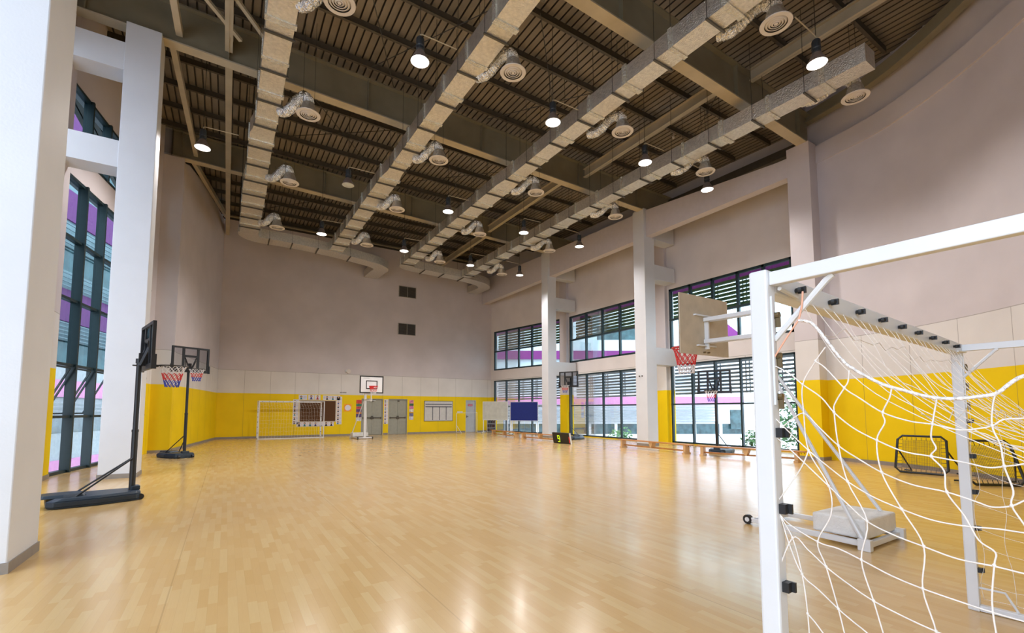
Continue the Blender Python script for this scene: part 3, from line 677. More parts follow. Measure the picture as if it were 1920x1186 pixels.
def make_school(label, name, loc, rz, front, panel_back=True, ht=2.95, bz=(2.36, 3.28), rimz=2.52):
    """white wheeled steel stand; board faces local +y"""
    t = thing(name, label, 'basketball stand', loc, rz)
    f = MB()
    for s in (-.42, .42): f.beam((s, -1.18, .06), (s*.9, .12, .06), .05, .06)
    f.beam((-.45, -1.18, .05), (.45, -1.18, .05), .05, .06); f.beam((-.4, .05, .06), (.4, .05, .06), .06, .06)
    for s in (-.45, .45): f.box(s-.04, s+.04, -1.24, -1.12, 0, .12)
    f.build('base_frame', m_white, t, world=False, bevel=.006)
    MB().box(-.36, .46, -1.16, -.62, .09, .30).build('counterweight', m_conc, t, world=False, bevel=.02)
    for s in (-.38, .38):
        w = MB(); w.tube([(s-.025, .16, .06), (s+.025, .16, .06)], .06, 16); w.build('wheel', m_black, t, world=False)
        MB().tube([(s-.03, .16, .06), (s+.03, .16, .06)], .03, 10).build('wheel_hub', m_white, t, world=False)
    MB().box(-.06, .06, -.06, .06, .05, ht).build('upright', m_white, t, world=False, bevel=.01)
    for s in (-1, 1): MB().tube([(s*.05, -.05, 2.0), (s*.43, -1.15, .1)], .022, 8).build('brace', m_white, t, world=False)
    by = front
    for z in (ht-.06, ht-.4):
        a = MB()
        for s in (-.06, .06): a.beam((s, .0, z), (s, by-.02, z+.02), .02, .06)
        a.build('arm', m_white, t, world=False, bevel=.004)
    a = MB(); a.beam((0, by-.03, ht-.5), (0, by-.03, ht), .07, .03); a.beam((-.28, by-.015, ht+.02), (.28, by-.015, ht+.02), .06, .02); a.beam((-.22, by-.015, ht-.45), (.22, by-.015, ht-.45), .06, .02)
    for q in ((-.25, ht+.02), (.25, ht+.02), (-.05, ht-.45), (.05, ht-.45), (-.05, ht-.55), (.05, ht-.55)):
        a.tube([(q[0], by-.04, q[1]), (q[0], by, q[1])], .012, 6, mi=1)
    a.build('board_bracket', [m_white, m_brass], t, world=False)
    z0, z1 = bz; w = .6
    bd = MB().box(-w, w, by, by+.02, z0, z1).build('backboard', m_ply, t, world=False)
    MB().box(-w, w, by+.02, by+.024, z0, z1).build('backboard_face', m_white, bd, world=False)
    e = MB(); y0, y1 = by+.0235, by+.027
    for (xa, xb, za, zb) in ((-w, w, z0, z0+.06), (-w, w, z1-.06, z1), (-w, -w+.06, z0+.06, z1-.06), (w-.06, w, z0+.06, z1-.06)): e.box(xa, xb, y0-.005, y1, za, zb)
    c0 = z0+.22; c1 = z0+.65
    for (xa, xb, za, zb) in ((-.29, .29, c0, c0+.045), (-.29, .29, c1-.045, c1), (-.29, -.245, c0, c1), (.245, .29, c0, c1)): e.box(xa, xb, y0, y1, za, zb)
    e.build('black_border', m_black, bd, world=False)
    MB().box(.12, .42, y0, y1, z1-.13, z1-.115).build('maker_mark', m_dsteel, bd, world=False)
    rim = MB(); rc = by+.36
    rim.tube([(.215*math.cos(2*math.pi*k/24), rc+.215*math.sin(2*math.pi*k/24), rimz) for k in range(24)], .012, 6, closed=True)
    rim.box(-.1, .1, by+.024, by+.04, rimz-.12, rimz+.03); rim.tube([(-.08, by+.03, rimz-.02), (-.17, rc-.13, rimz)], .01, 6); rim.tube([(.08, by+.03, rimz-.02), (.17, rc-.13, rimz)], .01, 6)
    rim.tube([(.0, by+.03, rimz-.1), (0, rc-.2, rimz)], .01, 6); rim.tube([(-.1, by+.035, rimz-.1), (-.2, rc-.05, rimz)], .008, 6); rim.tube([(.1, by+.035, rimz-.1), (.2, rc-.05, rimz)], .008, 6)
    rim.build('rim', m_red, t, world=False)
    hoop_net(t, 0, rimz, .20, .115, .42, [m_nred, m_nred, m_nwh], cy=rc, rad=.006)
    return t
make_school('white wheeled basketball stand with its bare board back towards the camera', 'wheeled_basketball_stand', (6.32, 3.42, 0), 0, .98)
make_school('white wheeled basketball stand with black-bordered board before the back doors', 'wheeled_basketball_stand', (6.25, 24.75, 0), math.pi, 1.2, ht=2.45, bz=(2.37, 3.26), rimz=2.72)

# ------------------------------------------------------------------ futsal goals
W_, TD, GH = 3.17, .95, 2.02
def make_goal(label, loc, rz):
    t = thing('futsal_goal', label, 'goal', loc, rz)
    s = .066
    for x in (0, W_): MB().box(x, x+s-.0, -s, 0, 0, GH-.001 if x else GH).build('goal_post', m_white, t, world=False, bevel=.008)
    MB().box(s, W_, -s, 0, GH-.085, GH-.002).build('crossbar', m_white, t, world=False, bevel=.008)
    for x in (s/2, W_+s/2):
        MB().beam((x, -s, GH-.035), (x, -TD, GH-.035), .035, .05).build('top_side_bar', m_white, t, world=False, bevel=.004)
        MB().beam((x, -s, .025), (x, -TD-.02, .025), .045, .045).build('bottom_side_bar', m_white, t, world=False, bevel=.004)
        MB().beam((x, -TD, .0), (x, -TD, GH-.02), .04, .04).build('rear_upright', m_white, t, world=False, bevel=.004)
    MB().beam((0, -TD, .025), (W_+s, -TD, .025), .045, .045).build('rear_floor_bar', m_white, t, world=False)
    for x, q in ((s/2, 1), (W_+s/2, -1)):
        MB().tube([(x+q*.012, -s, GH-.26), (x+q*.012, -.24, GH-.075), (x+q*.012, -.26, GH-.06)], .011, 8).build('corner_brace', m_white, t, world=False)
        MB().tube([(x+q*.02, -s-.02, GH-.07), (x+q*.2, -s-.006, GH-.075), ], .008, 6).build('corner_brace', m_white, t, world=False)
        MB().tube([(x, -s, .17), (x, -.2, .17), (x, -.26, .05)], .009, 6).build('foot_brace', m_white, t, world=False)
        MB().box(x-.012, x+.0, -s-.006, -s, GH-.5, GH-.1).build('joint_plate', m_white, t, world=False)
        for z in (GH-.17, GH-.32, GH-.47):
            MB().tube([(x+.012, -s, z), (x+.012, -s-.02, z)], .012, 8).box(x+.008, x+.016, -s-.022, -s-.006, z-.045, z).build('wing_bolt', m_brass, t, world=False)
        for z in (GH-.60, GH-.87, GH-1.14, GH-1.41, .3):
            MB().box(x-.012, x+.022, -s-.022, -s, z-.017, z+.017).box(x+.012, x+.022, -s-.034, -s-.022, z-.017, z+.017).build('net_clip', m_black, t, world=False)
    for k in range(9):
        x = .24+(W_-.3)*k/8.6
        MB().lathe([(0, .0), (.016, .0), (.019, .008), (.016, .016), (0, .016)], (x, -s-.015, GH-.055), 10).box(x-.005, x+.005, -s-.038, -s-.01, GH-.06, GH-.035).build('net_clip', m_black, t, world=False)
    return t
GA = math.atan2(.235, 3.16); GL = Vector((1.66, .965, 0))
g1 = make_goal('white futsal goal with sagging cord net in the right foreground', GL, GA)
g2 = make_goal('white futsal goal standing against the yellow back wall in front of cork board', (1.40, 28.0, 0), .01)
gc, gs = math.cos(GA), math.sin(GA)
def toloc(p): x, y = p[0]-GL.x, p[1]-GL.y; return Vector((x*gc+y*gs, -x*gs+y*gc, p[2]))
def spl(pts, n=5): return smooth_line([Vector(p) for p in pts], n)
# near side panel: the knots of the draped net on the plane behind the near post
pa = (GL.x+.03*gc, GL.y+.03*gs); pb = (pa[0]+gs, pa[1]-gc)
S = lambda px, py: toloc(onpl(px, py, pa, pb))
V = {-1: [(1451, 815), (1453, 900), (1462, 961), (1486, 1008), (1504, 1076), (1514.5, 1150), (1520, 1230)],
     0: [(1548, 650), (1529, 677), (1505, 720.5), (1507, 774.5), (1516, 844), (1554, 911), (1558, 965), (1533, 1015), (1549, 1062), (1572, 1141), (1590, 1215)],
     1: [(1592, 694), (1590, 715), (1583, 727), (1566, 755), (1564, 773), (1572, 835), (1589, 902), (1626, 977), (1615, 1049), (1638, 1126), (1660, 1200)],
     2: [(1672, 724), (1668, 745), (1655, 773), (1659, 792), (1644, 825), (1653, 885), (1690.5, 954), (1732, 1024), (1730, 1103), (1755, 1183), (1752, 1230)],
     3: [(1757, 744), (1748, 795), (1746, 820), (1755, 840), (1746, 855), (1770, 882), (1775, 922), (1808, 966), (1835, 1012), (1866, 1035), (1864, 1060), (1860, 1130), (1870, 1200)],
     4: [(1868, 736), (1862, 755), (1860, 798), (1876, 835), (1883, 874), (1900, 920), (1897, 948), (1930, 1000), (1950, 1070), (1955, 1150), (1960, 1230)]}
Hh = [[(1529, 677), (1548, 690), (1583, 727), (1610, 745), (1655, 773), (1705, 789), (1748, 795), (1794, 805), (1826, 804), (1860, 798), (1882, 786), (1925, 783), (1990, 770)],
      [(1448, 683), (1480, 700), (1505, 720.5), (1540, 745), (1564, 773), (1600, 802), (1644, 825), (1695, 846), (1746, 855), (1811, 867), (1852, 876), (1883, 874), (1925, 868), (1990, 850)],
      [(1448, 815), (1480, 790), (1507, 774.5), (1535, 800), (1572, 835), (1610, 860), (1653, 885), (1710, 908), (1775, 922), (1830, 940), (1860, 950), (1897, 948), (1930, 935), (1990, 925)],
      [(1450, 780), (1475, 805), (1516, 844), (1550, 872), (1589, 902), (1635, 930), (1690.5, 954), (1750, 975), (1812, 986), (1870, 991), (1925, 999), (1990, 1005)],
      [(1453, 947), (1500, 880), (1516, 844)], [(1451, 815), (1490, 850), (1554, 911), (1590, 945), (1626, 977), (1675, 1002), (1732, 1024), (1795, 1047), (1864, 1061), (1925, 1076), (1990, 1090)],
      [(1453, 947), (1475, 978), (1533, 1015), (1572, 1028), (1615, 1049), (1670, 1078), (1730, 1103), (1808, 1130), (1870, 1150), (1940, 1170)],
      [(1456, 1080), (1486, 1008), (1515, 1030), (1549, 1062), (1592, 1095), (1638, 1126), (1700, 1158), (1755, 1183), (1810, 1205)],
      [(1462, 961), (1480, 1020), (1504, 1076), (1535, 1105), (1572, 1141), (1600, 1165), (1629, 1189), (1665, 1230)],
      [(1514.5, 1150), (1530, 1168), (1550, 1195), (1580, 1230)]]
mb = MB()
for k in V: mb.tube(spl([S(*p) for p in V[k]]), .0023, 5)
for h in Hh: mb.tube(spl([S(*p) for p in h]), .0023, 5)
# knots
for k in V:
    for p in V[k][1:-1]:
        if any(abs(p[0]-q[0])+abs(p[1]-q[1]) < 3 for h in Hh for q in h):
            c = S(*p); mb.lathe([(0, -.006), (.0045, -.002), (.0045, .003), (0, .007)], c, 6)
net = mb.build('goal_net', m_cord, g1, world=False, smooth=True, label='side net of loose white cord beside the near post')
rp = [(1505, 546), (1503, 575), (1497, 600), (1520, 605), (1540, 625), (1573, 668), (1598, 690), (1650, 718), (1700, 733), (1745, 744), (1790, 747), (1850, 741), (1872, 735), (1900, 714), (1925, 703), (1990, 690)]
MB().tube(spl([S(*p) for p in rp[2:]], 6), .0050, 8).build('border_rope', m_rope, g1, world=False, smooth=True)
MB().tube(spl([S(*p) for p in rp[:3]], 6), .0032, 6).tube(spl([S(*p) for p in [(1497, 600), (1480, 625), (1455, 665), (1448, 683), (1446, 740), (1449, 815), (1452, 880), (1453, 947), (1456, 1080), (1460, 1200)]], 6), .0030, 6).build('lashing_cord', M('orange_tinted_lashing', (.80, .42, .28), .8), g1, world=False, smooth=True)
def sag_net(parent, prof, nx, x0, x1, seed, r_=.0019, rows=True, jit=.02, side=True):
    rnd = random.Random(seed); g = []
    for i in range(nx+1):
        colm = []
        for j, (y, z) in enumerate(prof):
            a = jit if 0 < j else 0
            colm.append(Vector((x0+(x1-x0)*i/nx+rnd.uniform(-a, a)+(.03*j if j else 0)*0, y+rnd.uniform(-a, a)*.6, max(.02, z+rnd.uniform(-a, a)*1.2))))
        g.append(colm)
    mb = MB()
    for c in g: mb.tube(spl(c, 3), r_, 4)
    for j in range(2 if rows == 2 else 1, len(prof), rows if isinstance(rows, int) and rows > 1 else 1):
        mb.tube(spl([g[i][j]+Vector((0, 0, -.012 if i % 2 else .012)) for i in range(nx+1)], 2), r_*.75, 4)
    return mb
prof = [(-.085, 1.93), (-.15, 1.80), (-.23, 1.67), (-.32, 1.56), (-.42, 1.47), (-.53, 1.40), (-.66, 1.34), (-.80, 1.27), (-.92, 1.12), (-.98, .9), (-1., .65), (-1., .4), (-1.0, .15)]
mb = sag_net(g1, prof, 26, .24, W_-.08, 3, rows=3)
mb.build('goal_net', m_cord, g1, world=False, smooth=True, label='slack top and rear net hanging from the crossbar')
# far side panel of the near goal
mb = MB(); rnd = random.Random(5)
gr = [[Vector((W_+.02+rnd.uniform(-.02, .02), -.09-.15*i+rnd.uniform(-.02, .02), max(.03, 1.62-.14*j-.10*i*(1-j/11)+rnd.uniform(-.03, .03)))) for j in range(12)] for i in range(7)]
for c in gr: mb.tube(spl(c, 3), .0019, 4)
for j in range(12): mb.tube(spl([gr[i][j] for i in range(7)], 3), .0019, 4)
mb.build('goal_net', m_cord, g1, world=False, smooth=True, label='side net beside the far post')
# net of the far goal
mb = sag_net(g2, [(-.07, 1.93), (-.3, 1.85), (-.6, 1.75), (-.85, 1.6), (-.95, 1.4), (-.97, 1.2), (-.98, 1.), (-.98, .8), (-.98, .6), (-.98, .4), (-.98, .2), (-.98, .04)], 22, .1, W_-.05, 8, .0026)
mb.build('goal_net', m_cord, g2, world=False, label='loose white cord net')
# thin spare tube frame by the door
t = thing('tube_frame', 'thin white tube frame standing by the single door', 'frame', (13.2, 27.9, 0))
MB().tube([(13.25, 28.3, .03), (13.25, 28.3, 1.32), (14.6, 27.9, 1.36), (14.6, 27.9, .03)], .02, 6).build('hoop_tube', m_white, t)
MB().tube([(13.25, 28.3, .03), (13.1, 27.2, .03)], .02, 6).tube([(14.6, 27.9, .03), (14.5, 27.1, .03)], .02, 6).tube([(13.1, 27.2, .03), (13.25, 28.3, .5)], .015, 6).build('foot_bar', m_white, t)

# ------------------------------------------------------------------ benches
def make_bench(label, a, b):
    a, b = Vector((*a, 0)), Vector((*b, 0)); L = (b-a).length; ang = math.atan2((b-a).y, (b-a).x); mid = (a+b)/2
    t = thing('gym_bench', label, 'bench', mid, ang); h = L/2
    MB().box(-h-.25, h+.2, -.125, .125, .30, .335).build('seat_plank', m_wood, t, world=False, bevel=.006)
    MB().box(-h-.02, h+.02, -.022, .022, .085, .135).build('lower_rail', m_wood, t, world=False)
    for x, wl in ((-h, .1), (0, .1), (h, .1)):
        if x == 0: l = MB().prism([(-.03, -.1), (.03, -.1), (.03, .1), (-.03, .1)], .1, .30, top=[(-.1, -.1), (.1, -.1), (.1, .1), (-.1, .1)])
        else: l = MB(); l.box(x-.045, x+.045, -.11, .11, .02, .30); l.box(x-.06, x+.06, -.15, .15, 0, .05)
        l.build('leg', m_woodl, t, world=False, bevel=.004)
    for x in (-h-.18, -h-.1): MB().tube([(x, 0, .30), (x, 0, .27), (x-.03, 0, .25)], .008, 5).build('hook', m_black, t, world=False)
    MB().tube([(-h-.02, -.14, .03), (-h-.02, .14, .03)], .03, 10).build('roller', m_black, t, world=False)
    return t
make_bench('wooden gym bench, farthest, in front of whiteboard and blue board', (13.35, 20.9), (13.75, 24.1))
make_bench('wooden gym bench partly behind the scoreboard, second from the far end', (13.45, 17.35), (13.35, 20.2)) 
make_bench('wooden gym bench in front of the middle white column, third from the far end', (13.55, 10.3), (13.8, 13.5))
make_bench('wooden gym bench nearest the camera, partly behind goal post', (14.1, 6.95), (13.55, 9.65))

# ------------------------------------------------------------------ boards and scoreboard
def stand_board(name, label, a, b, z0, z1, mface, kind):
    a, b = Vector((*a, 0)), Vector((*b, 0)); L = (b-a).length; ang = math.atan2((b-a).y, (b-a).x)
    t = thing(name, label, 'board', a, ang)
    MB().box(0, L, 0, .03, z0, z1).build('board_panel', mface, t, world=False)
    f = MB(); f.box(-.02, L+.02, -.006, .036, z0-.02, z0); f.box(-.02, L+.02, -.006, .036, z1, z1+.02); f.box(-.02, 0, -.006, .036, z0, z1); f.box(L, L+.02, -.006, .036, z0, z1)
    f.build('board_frame', m_strap if kind else m_white, t, world=False)
    for x in (.03, L-.03):
        MB().box(x-.02, x+.02, .0, .03, .08, z0-.02).build('leg', m_white, t, world=False)
        MB().box(x-.025, x+.025, -.3, .33, .05, .09).build('foot', m_white, t, world=False)
        for y in (-.28, .3): MB().tube([(x-.02, y, .03), (x+.02, y, .03)], .03, 10).build('castor', m_black, t, world=False)
m_wb = M('scribbled_whiteboard', (.50, .51, .46), .35, var=.1, scale=4)
m_bb = M('blue_felt_board', (.003, .014, .15), .8, var=.08)
stand_board('whiteboard', 'grey-white board on castors beside the back right corner', (14.5, 26.85), (15.6, 25.5), .88, 2.07, m_wb, 0)
stand_board('display_board', 'blue felt display board beside the farthest white column', (14.98, 24.15), (16.07, 22.77), .88, 2.01, m_bb, 0)
# scoreboard: leans on the bench side, facing the court
t = thing('scoreboard', 'black electronic scoreboard showing a yellow-green 9 on the floor', 'scoreboard', (13.0, 17.1, 0), math.atan2(-1.27, .02)-.0)
tl = Matrix.Rotation(R(12), 4, 'X')
m_sb = M('scoreboard_black', (.006, .006, .008), .4); m_ledy = M('led_yellow_green', (.62, .9, .01), .4, var=0, emis=.7); m_ledr = M('led_red', (.8, .01, .01), .4, var=0, emis=.6); m_ledg = M('led_grey', (.2, .2, .2), .5)
def sbq(mb, x0, x1, z0, z1, d=-.031, mi=0):
    return mb.box(x0, x1, d-.002, d, z0, z1, mi)
def tilt(mb):
    mb.v = [tuple(tl @ Vector(p)) for p in mb.v]; return mb
tilt(MB().box(0, 1.22, -.03, .05, .0, .50)).build('case', m_sb, t, world=False)
tilt(MB().box(1.22, 1.232, -.032, .05, 0, .50)).build('end_trim', m_white, t, world=False)
def seg(mb, ox, oz, w, h, tk, segs, mi=0):
    S_ = {'a': (0, w, h-tk, h), 'g': (0, w, h/2-tk/2, h/2+tk/2), 'd': (0, w, 0, tk), 'f': (0, tk, h/2, h), 'b': (w-tk, w, h/2, h), 'e': (0, tk, 0, h/2), 'c': (w-tk, w, 0, h/2)}
    for k in segs: x0, x1, z0, z1 = S_[k]; sbq(mb, ox+x0, ox+x1, oz+z0, oz+z1, mi=mi)
mb = MB(); seg(mb, .36, .08, .15, .30, .03, 'abcdfg'); tilt(mb).build('digit', m_ledy, t, world=False, label='yellow-green digit 9')
mb = MB(); seg(mb, 1.12, .06, .07, .28, .03, 'bc'); tilt(mb).build('digit', m_ledr, t, world=False, label='red digit at the right end')
mb = MB(); seg(mb, .56, .18, .03, .14, .02, 'bc'); tilt(mb).build('digit', m_ledg, t, world=False, label='small dim grey digit')
tilt(MB().beam((.2, .05, .4), (.2, .22, .06), .02, .02).beam((1., .05, .4), (1., .22, .06), .02, .02)).build('prop_leg', m_black, t, world=False)

# shelf near the right corner
t = thing('bookshelf', 'small open bookshelf behind the whiteboard by the corner', 'shelf', (15.55, 27.6, 0), -.5)
MB().box(-.3, -.27, -.15, .15, 0, .9).box(.27, .3, -.15, .15, 0, .9).box(-.27, .27, .13, .15, 0, .9).build('carcass', m_white, t, world=False)
for z in (.05, .32, .6, .87): MB().box(-.27, .27, -.15, .13, z, z+.02).build('shelf_board', m_white, t, world=False)
cl = [(.03, .03, .04), (.10, .03, .02), (.03, .05, .1), (.2, .2, .22)]
mbk = [M('book_cover_%d' % i, c, .6) for i, c in enumerate(cl)]
rr_ = Matrix.Rotation(-.5, 4, 'Z')
for z in (.07, .34, .62):
    x = -.25
    while x < .22:
        w = random.uniform(.035, .06); hh = random.uniform(.17, .22)
        mb = MB().box(x, x+w-.004, -.12, .1, z+.001, z+hh); mb.v = [tuple(rr_ @ Vector(p)+Vector((15.55, 27.6, 0))) for p in mb.v]
        mb.build('book', random.choice(mbk), label='dark book standing on the small open bookshelf by the corner', cat='book', group='books on the corner shelf'); x += w

# ------------------------------------------------------------------ back wall fittings
Yw = 28.55
t = thing('cork_board', 'large brown cork board with pale frame on the yellow back wall', 'board', (4.52, Yw, 1.45))
MB().box(3.56, 5.49, Yw-.02, Yw, .87, 2.06).build('cork_panel', m_cork, t)
mb = MB()
for q in ((3.52, 3.56, .84, 2.09), (5.49, 5.53, .84, 2.09), (3.56, 5.49, .84, .87), (3.56, 5.49, 2.06, 2.09)): mb.box(q[0], q[1], Yw-.03, Yw, q[2], q[3])
mb.build('board_frame', m_diff, t)
hair = [M('ink_%d' % i, c, .7) for i, c in enumerate(((.02, .015, .01), (.12, .05, .02), (.25, .2, .03), (.35, .28, .2)))]
skin = M('portrait_skin_tone', (.55, .32, .2), .7); clo = [M('portrait_clothes_%d' % i, c, .7) for i, c in enumerate(((.02, .02, .03), (.4, .03, .03), (.02, .2, .25), (.03, .05, .2)))]
m_ink = M('grey_print', (.35, .35, .4), .7)
def card(x, z, w, h, lb, grp, flip=0):
    mb = MB(); y = Yw
    mb.box(x, x+w, y-.004, y, z, z+h, 0)
    s = min(w, h); cx = x+(.3*w if not flip else .7*w) if w > h*1.2 else x+w/2; cz = z+(h*.55 if w > h*1.2 else h*.68); q = s*.2
    def disc(cx, cz, r_, mi, d, n=8, zs=1):
        mb.add([(cx, y-d, cz)]+[(cx+r_*math.cos(2*math.pi*k/n), y-d, cz+r_*zs*math.sin(2*math.pi*k/n)) for k in range(n)], [(0, 1+(k+1) % n, 1+k) for k in range(n)], mi)
    disc(cx, cz+q*.25, q*1.15, 1, .005); disc(cx, cz, q*.8, 2, .006)
    mb.add([(cx-q*1.2, y-.006, z+.01), (cx+q*1.2, y-.006, z+.01), (cx+q*.6, y-.006, cz-q*.8), (cx-q*.6, y-.006, cz-q*.8)], [(0, 1, 2, 3)], 3)
    for k in range(4):
        if w > h*1.2: xx = x+(.55*w if not flip else .08*w); mb.box(xx, xx+.36*w, y-.006, y-.004, z+h*(.25+.14*k), z+h*(.29+.14*k), 4)
        else: mb.box(x+.15*w, x+.85*w, y-.006, y-.004, z+h*(.04+.06*k), z+h*(.055+.06*k), 4)
    o = mb.build('portrait_card', [m_paper, random.choice(hair), skin, random.choice(clo), m_ink], label=lb, cat='card', group=grp)
for i, x in enumerate((3.48, 3.98, 4.32)): card(x, 2.12, .32 if i else .44, .27, 'small white portrait card in the left row above the cork board', 'cards above the cork board, left')
for i, x in enumerate((4.78, 5.1, 5.42)): card(x, 2.12, .32, .26, 'small white portrait card in the right row above the cork board', 'cards above the cork board, right', 1)
for i in range(6): card(3.2, .72+.235*i, .30, .23, 'small white portrait card in the column left of the cork board', 'cards left of the cork board')
for i in range(7): card(5.55, .68+.235*i, .30, .23, 'small white portrait card in the column right of the cork board', 'cards right of the cork board')
for i in range(7): card(3.4+.29*i, .58, .28, .25, 'small white portrait card in the row below the cork board', 'cards below the cork board')
for i in range(7): card(8.38, .66+.22*i, .26, .21, 'small white portrait card in the strip between the double doors', 'cards between the double doors')
t = thing('wall_picture', 'square orange picture with a white disc on the yellow wall', 'picture', (6.19, Yw, 1.66))
MB().box(5.97, 6.41, Yw-.015, Yw, 1.44, 1.88).build('picture_panel', M('orange_print', (.85, .33, .02), .5), t)
c0 = (6.19, 1.66)
mb = MB(); mb.add([(c0[0], Yw-.018, c0[1])]+[(c0[0]+.17*math.cos(2*math.pi*k/24), Yw-.018, c0[1]+.17*math.sin(2*math.pi*k/24)) for k in range(24)], [(0, 1+(k+1) % 24, 1+k) for k in range(24)]).build('white_disc', m_paper, t)
def poster(x, w, z0, bands, lb):
    mats = []; mb = MB(); z = z0
    for i, (h, c) in enumerate(bands): mb.box(x, x+w, Yw-.006, Yw, z, z+h-.012, i); z += h; mats.append(M('poster_ink', c, .6, var=.35, scale=12))
    mb.build('poster', mats, label=lb, cat='poster')
poster(6.68, .32, .86, [(.22, (.6, .6, .62)), (.22, (.08, .05, .15)), (.1, (.5, .12, .05)), (.2, (.1, .03, .15)), (.14, (.5, .04, .08)), (.18, (.04, .15, .1)), (.24, (.55, .05, .03))], 'dark colourful poster strip left of the first double door')
poster(10.02, .28, .9, [(.22, (.5, .5, .6)), (.22, (.15, .15, .28)), (.06, (.7, .3, .05)), (.2, (.55, .53, .5)), (.2, (.5, .15, .35)), (.16, (.05, .12, .06)), (.22, (.6, .2, .3))], 'pink and grey poster strip right of the second double door')
t = thing('planner_board', 'white planner board with black header lines and four columns', 'board', (12.05, Yw, 1.45))
MB().box(11.05, 13.05, Yw-.025, Yw, .82, 2.1).build('board_panel', M('planner_white', (.55, .54, .52), .45, var=.05), t)
mb = MB(); mb.box(11.1, 13.0, Yw-.03, Yw-.025, 1.88, 1.93); mb.box(11.1, 13.0, Yw-.03, Yw-.025, 1.72, 1.77)
for x in (11.62, 12.1, 12.58): mb.box(x-.02, x+.02, Yw-.03, Yw-.025, .86, 1.72)
mb.build('ruled_lines', M('planner_ink', (.012, .015, .04), .5), t)
mb = MB()
for q in ((11.02, 11.05, .79, 2.13), (13.05, 13.08, .79, 2.13), (11.05, 13.05, .79, .82), (11.05, 13.05, 2.1, 2.13)): mb.box(q[0], q[1], Yw-.03, Yw, q[2], q[3])
mb.build('board_frame', m_strap, t)
for z0, z1, lb in ((8.85, 9.58, 'upper'), (6.38, 7.13, 'lower')):
    t = thing('wall_vent', 'dark rectangular %s vent grille on the back wall' % lb, 'vent', (9.76, Yw, (z0+z1)/2))
    MB().box(9.22, 10.32, Yw-.005, Yw, z0+.02, z1-.02).build('vent_backing', m_diffd, t)
    mb = MB().box(9.18, 9.22, Yw-.03, Yw, z0, z1).box(10.32, 10.36, Yw-.03, Yw, z0, z1).box(9.22, 10.32, Yw-.03, Yw, z0, z0+.03).box(9.22, 10.32, Yw-.03, Yw, z1-.03, z1).box(9.755, 9.785, Yw-.03, Yw, z0+.03, z1-.03)
    mb.build('vent_frame', M('vent_frame_grey', (.28, .26, .22), .5), t)
    mb = MB()
    for k in range(12): mb.beam((9.22, Yw-.015, z0+.06+k*.054), (10.32, Yw-.015, z0+.06+k*.054), .02, .012)
    mb.build('vent_slats', m_dsteel, t)
t = thing('wall_speaker', 'small white round box high on the wall left of far backboard', 'speaker', (6.17, Yw, 3.86))
MB().tube([(6.17, Yw, 3.86), (6.17, Yw-.12, 3.86)], .13, 16).build('housing', m_diff, t); MB().box(5.98, 6.08, Yw-.06, Yw, 3.8, 3.95).build('bracket', m_white, t)
mb = MB()
for k in range(7): mb.box(5.72+.055*k, 5.755+.055*k, Yw-.004, Yw, 2.53, 2.6)
mb.build('wall_lettering', m_dsteel, label='short dark lettering above the cork board corner', cat='lettering')
for x in (13.42, 13.56, 13.7): MB().box(x, x+.1, Yw-.03, Yw, 1.33, 1.44).build('wall_socket', m_white, label='small white wall socket left of the single door', cat='socket', group='sockets by the single door')
MB().box(9.5, 9.56, Yw-.03, Yw, 2.5, 2.55).build('wall_sensor', m_diff, label='tiny white sensor above the second double door', cat='sensor')
for q in (0, 1): MB().tube([(15.16, 13.65+.15*q, 2.98), (15.12, 13.65+.15*q, 2.98)], .03, 8).build('wall_hook', m_dsteel, label='small dark hook on the white column behind the long bench', cat='hook', group='hooks on the column')

# ------------------------------------------------------------------ rebounders
def make_reb(label, loc, ang):
    t = thing('rebounder', label, 'rebounder', loc, ang)   # faces local -y, wall behind at +y
    w, h, r_ = .47, .88, .027; c = .09
    fr = [(-w+c, -.05, .03), (w-c, -.05, .03), (w, -.03, .03+c), (w-.03, .2, h-c), (w-.03-c, .22, h), (-w+.03+c, .22, h), (-w+.03, .2, h-c), (-w, -.03, .03+c)]
    MB().tube(fr, r_, 8, closed=True).build('frame', m_black, t, world=False, smooth=True)
    for s in (-1, 1): MB().tube([(s*(w-.03), .12, .58), (s*w+.22, .46, .03), (s*w+.08, .5, .03)], .019, 8).build('support_leg', m_black, t, world=False)
    mb = MB()
    ip = lambda u, v: (u*(w-.12), -.035+.24*v, .12+(h-.22)*v)
    mm = 24
    for k in range(mm+1):
        u = -1+2*k/mm; mb.tube([ip(u, 0), ip(u, 1)], .003, 3, cap=False); v = k/mm; mb.tube([ip(-1, v), ip(1, v)], .003, 3, cap=False)
    mb.build('rebound_net', m_dsteel, t, world=False)
    mb = MB()
    for k in range(9):
        for (q, e) in (((-1+2*k/8, 0), (-1+2*k/8, -.12)), ((-1+2*k/8, 1), (-1+2*k/8, 1.1)), ((-1, k/8), (-1.25, k/8)), ((1, k/8), (1.25, k/8))):
            mb.tube([ip(*q), ip(*e)], .006, 4, cap=False)
    mb.build('bungee', m_black, t, world=False)
make_reb('black tchoukball rebounder frame against the yellow wall, farther one', (13.98, 4.12, 0), R(-90+8))
make_reb('black tchoukball rebounder frame by the yellow wall at right edge', (13.05, 2.7, 0), R(-90+48))
t = loc2(1592, 963)
MB().box(t[0]-.06, t[0]+.05, t[1]-.03, t[1]+.03, 0, .03).box(t[0]-.02, t[0]+.03, t[1]-.02, t[1]+.02, .03, .06).build('rubber_clip', m_black, label='small black clip lying on the floor beyond the counterweight', cat='clip')

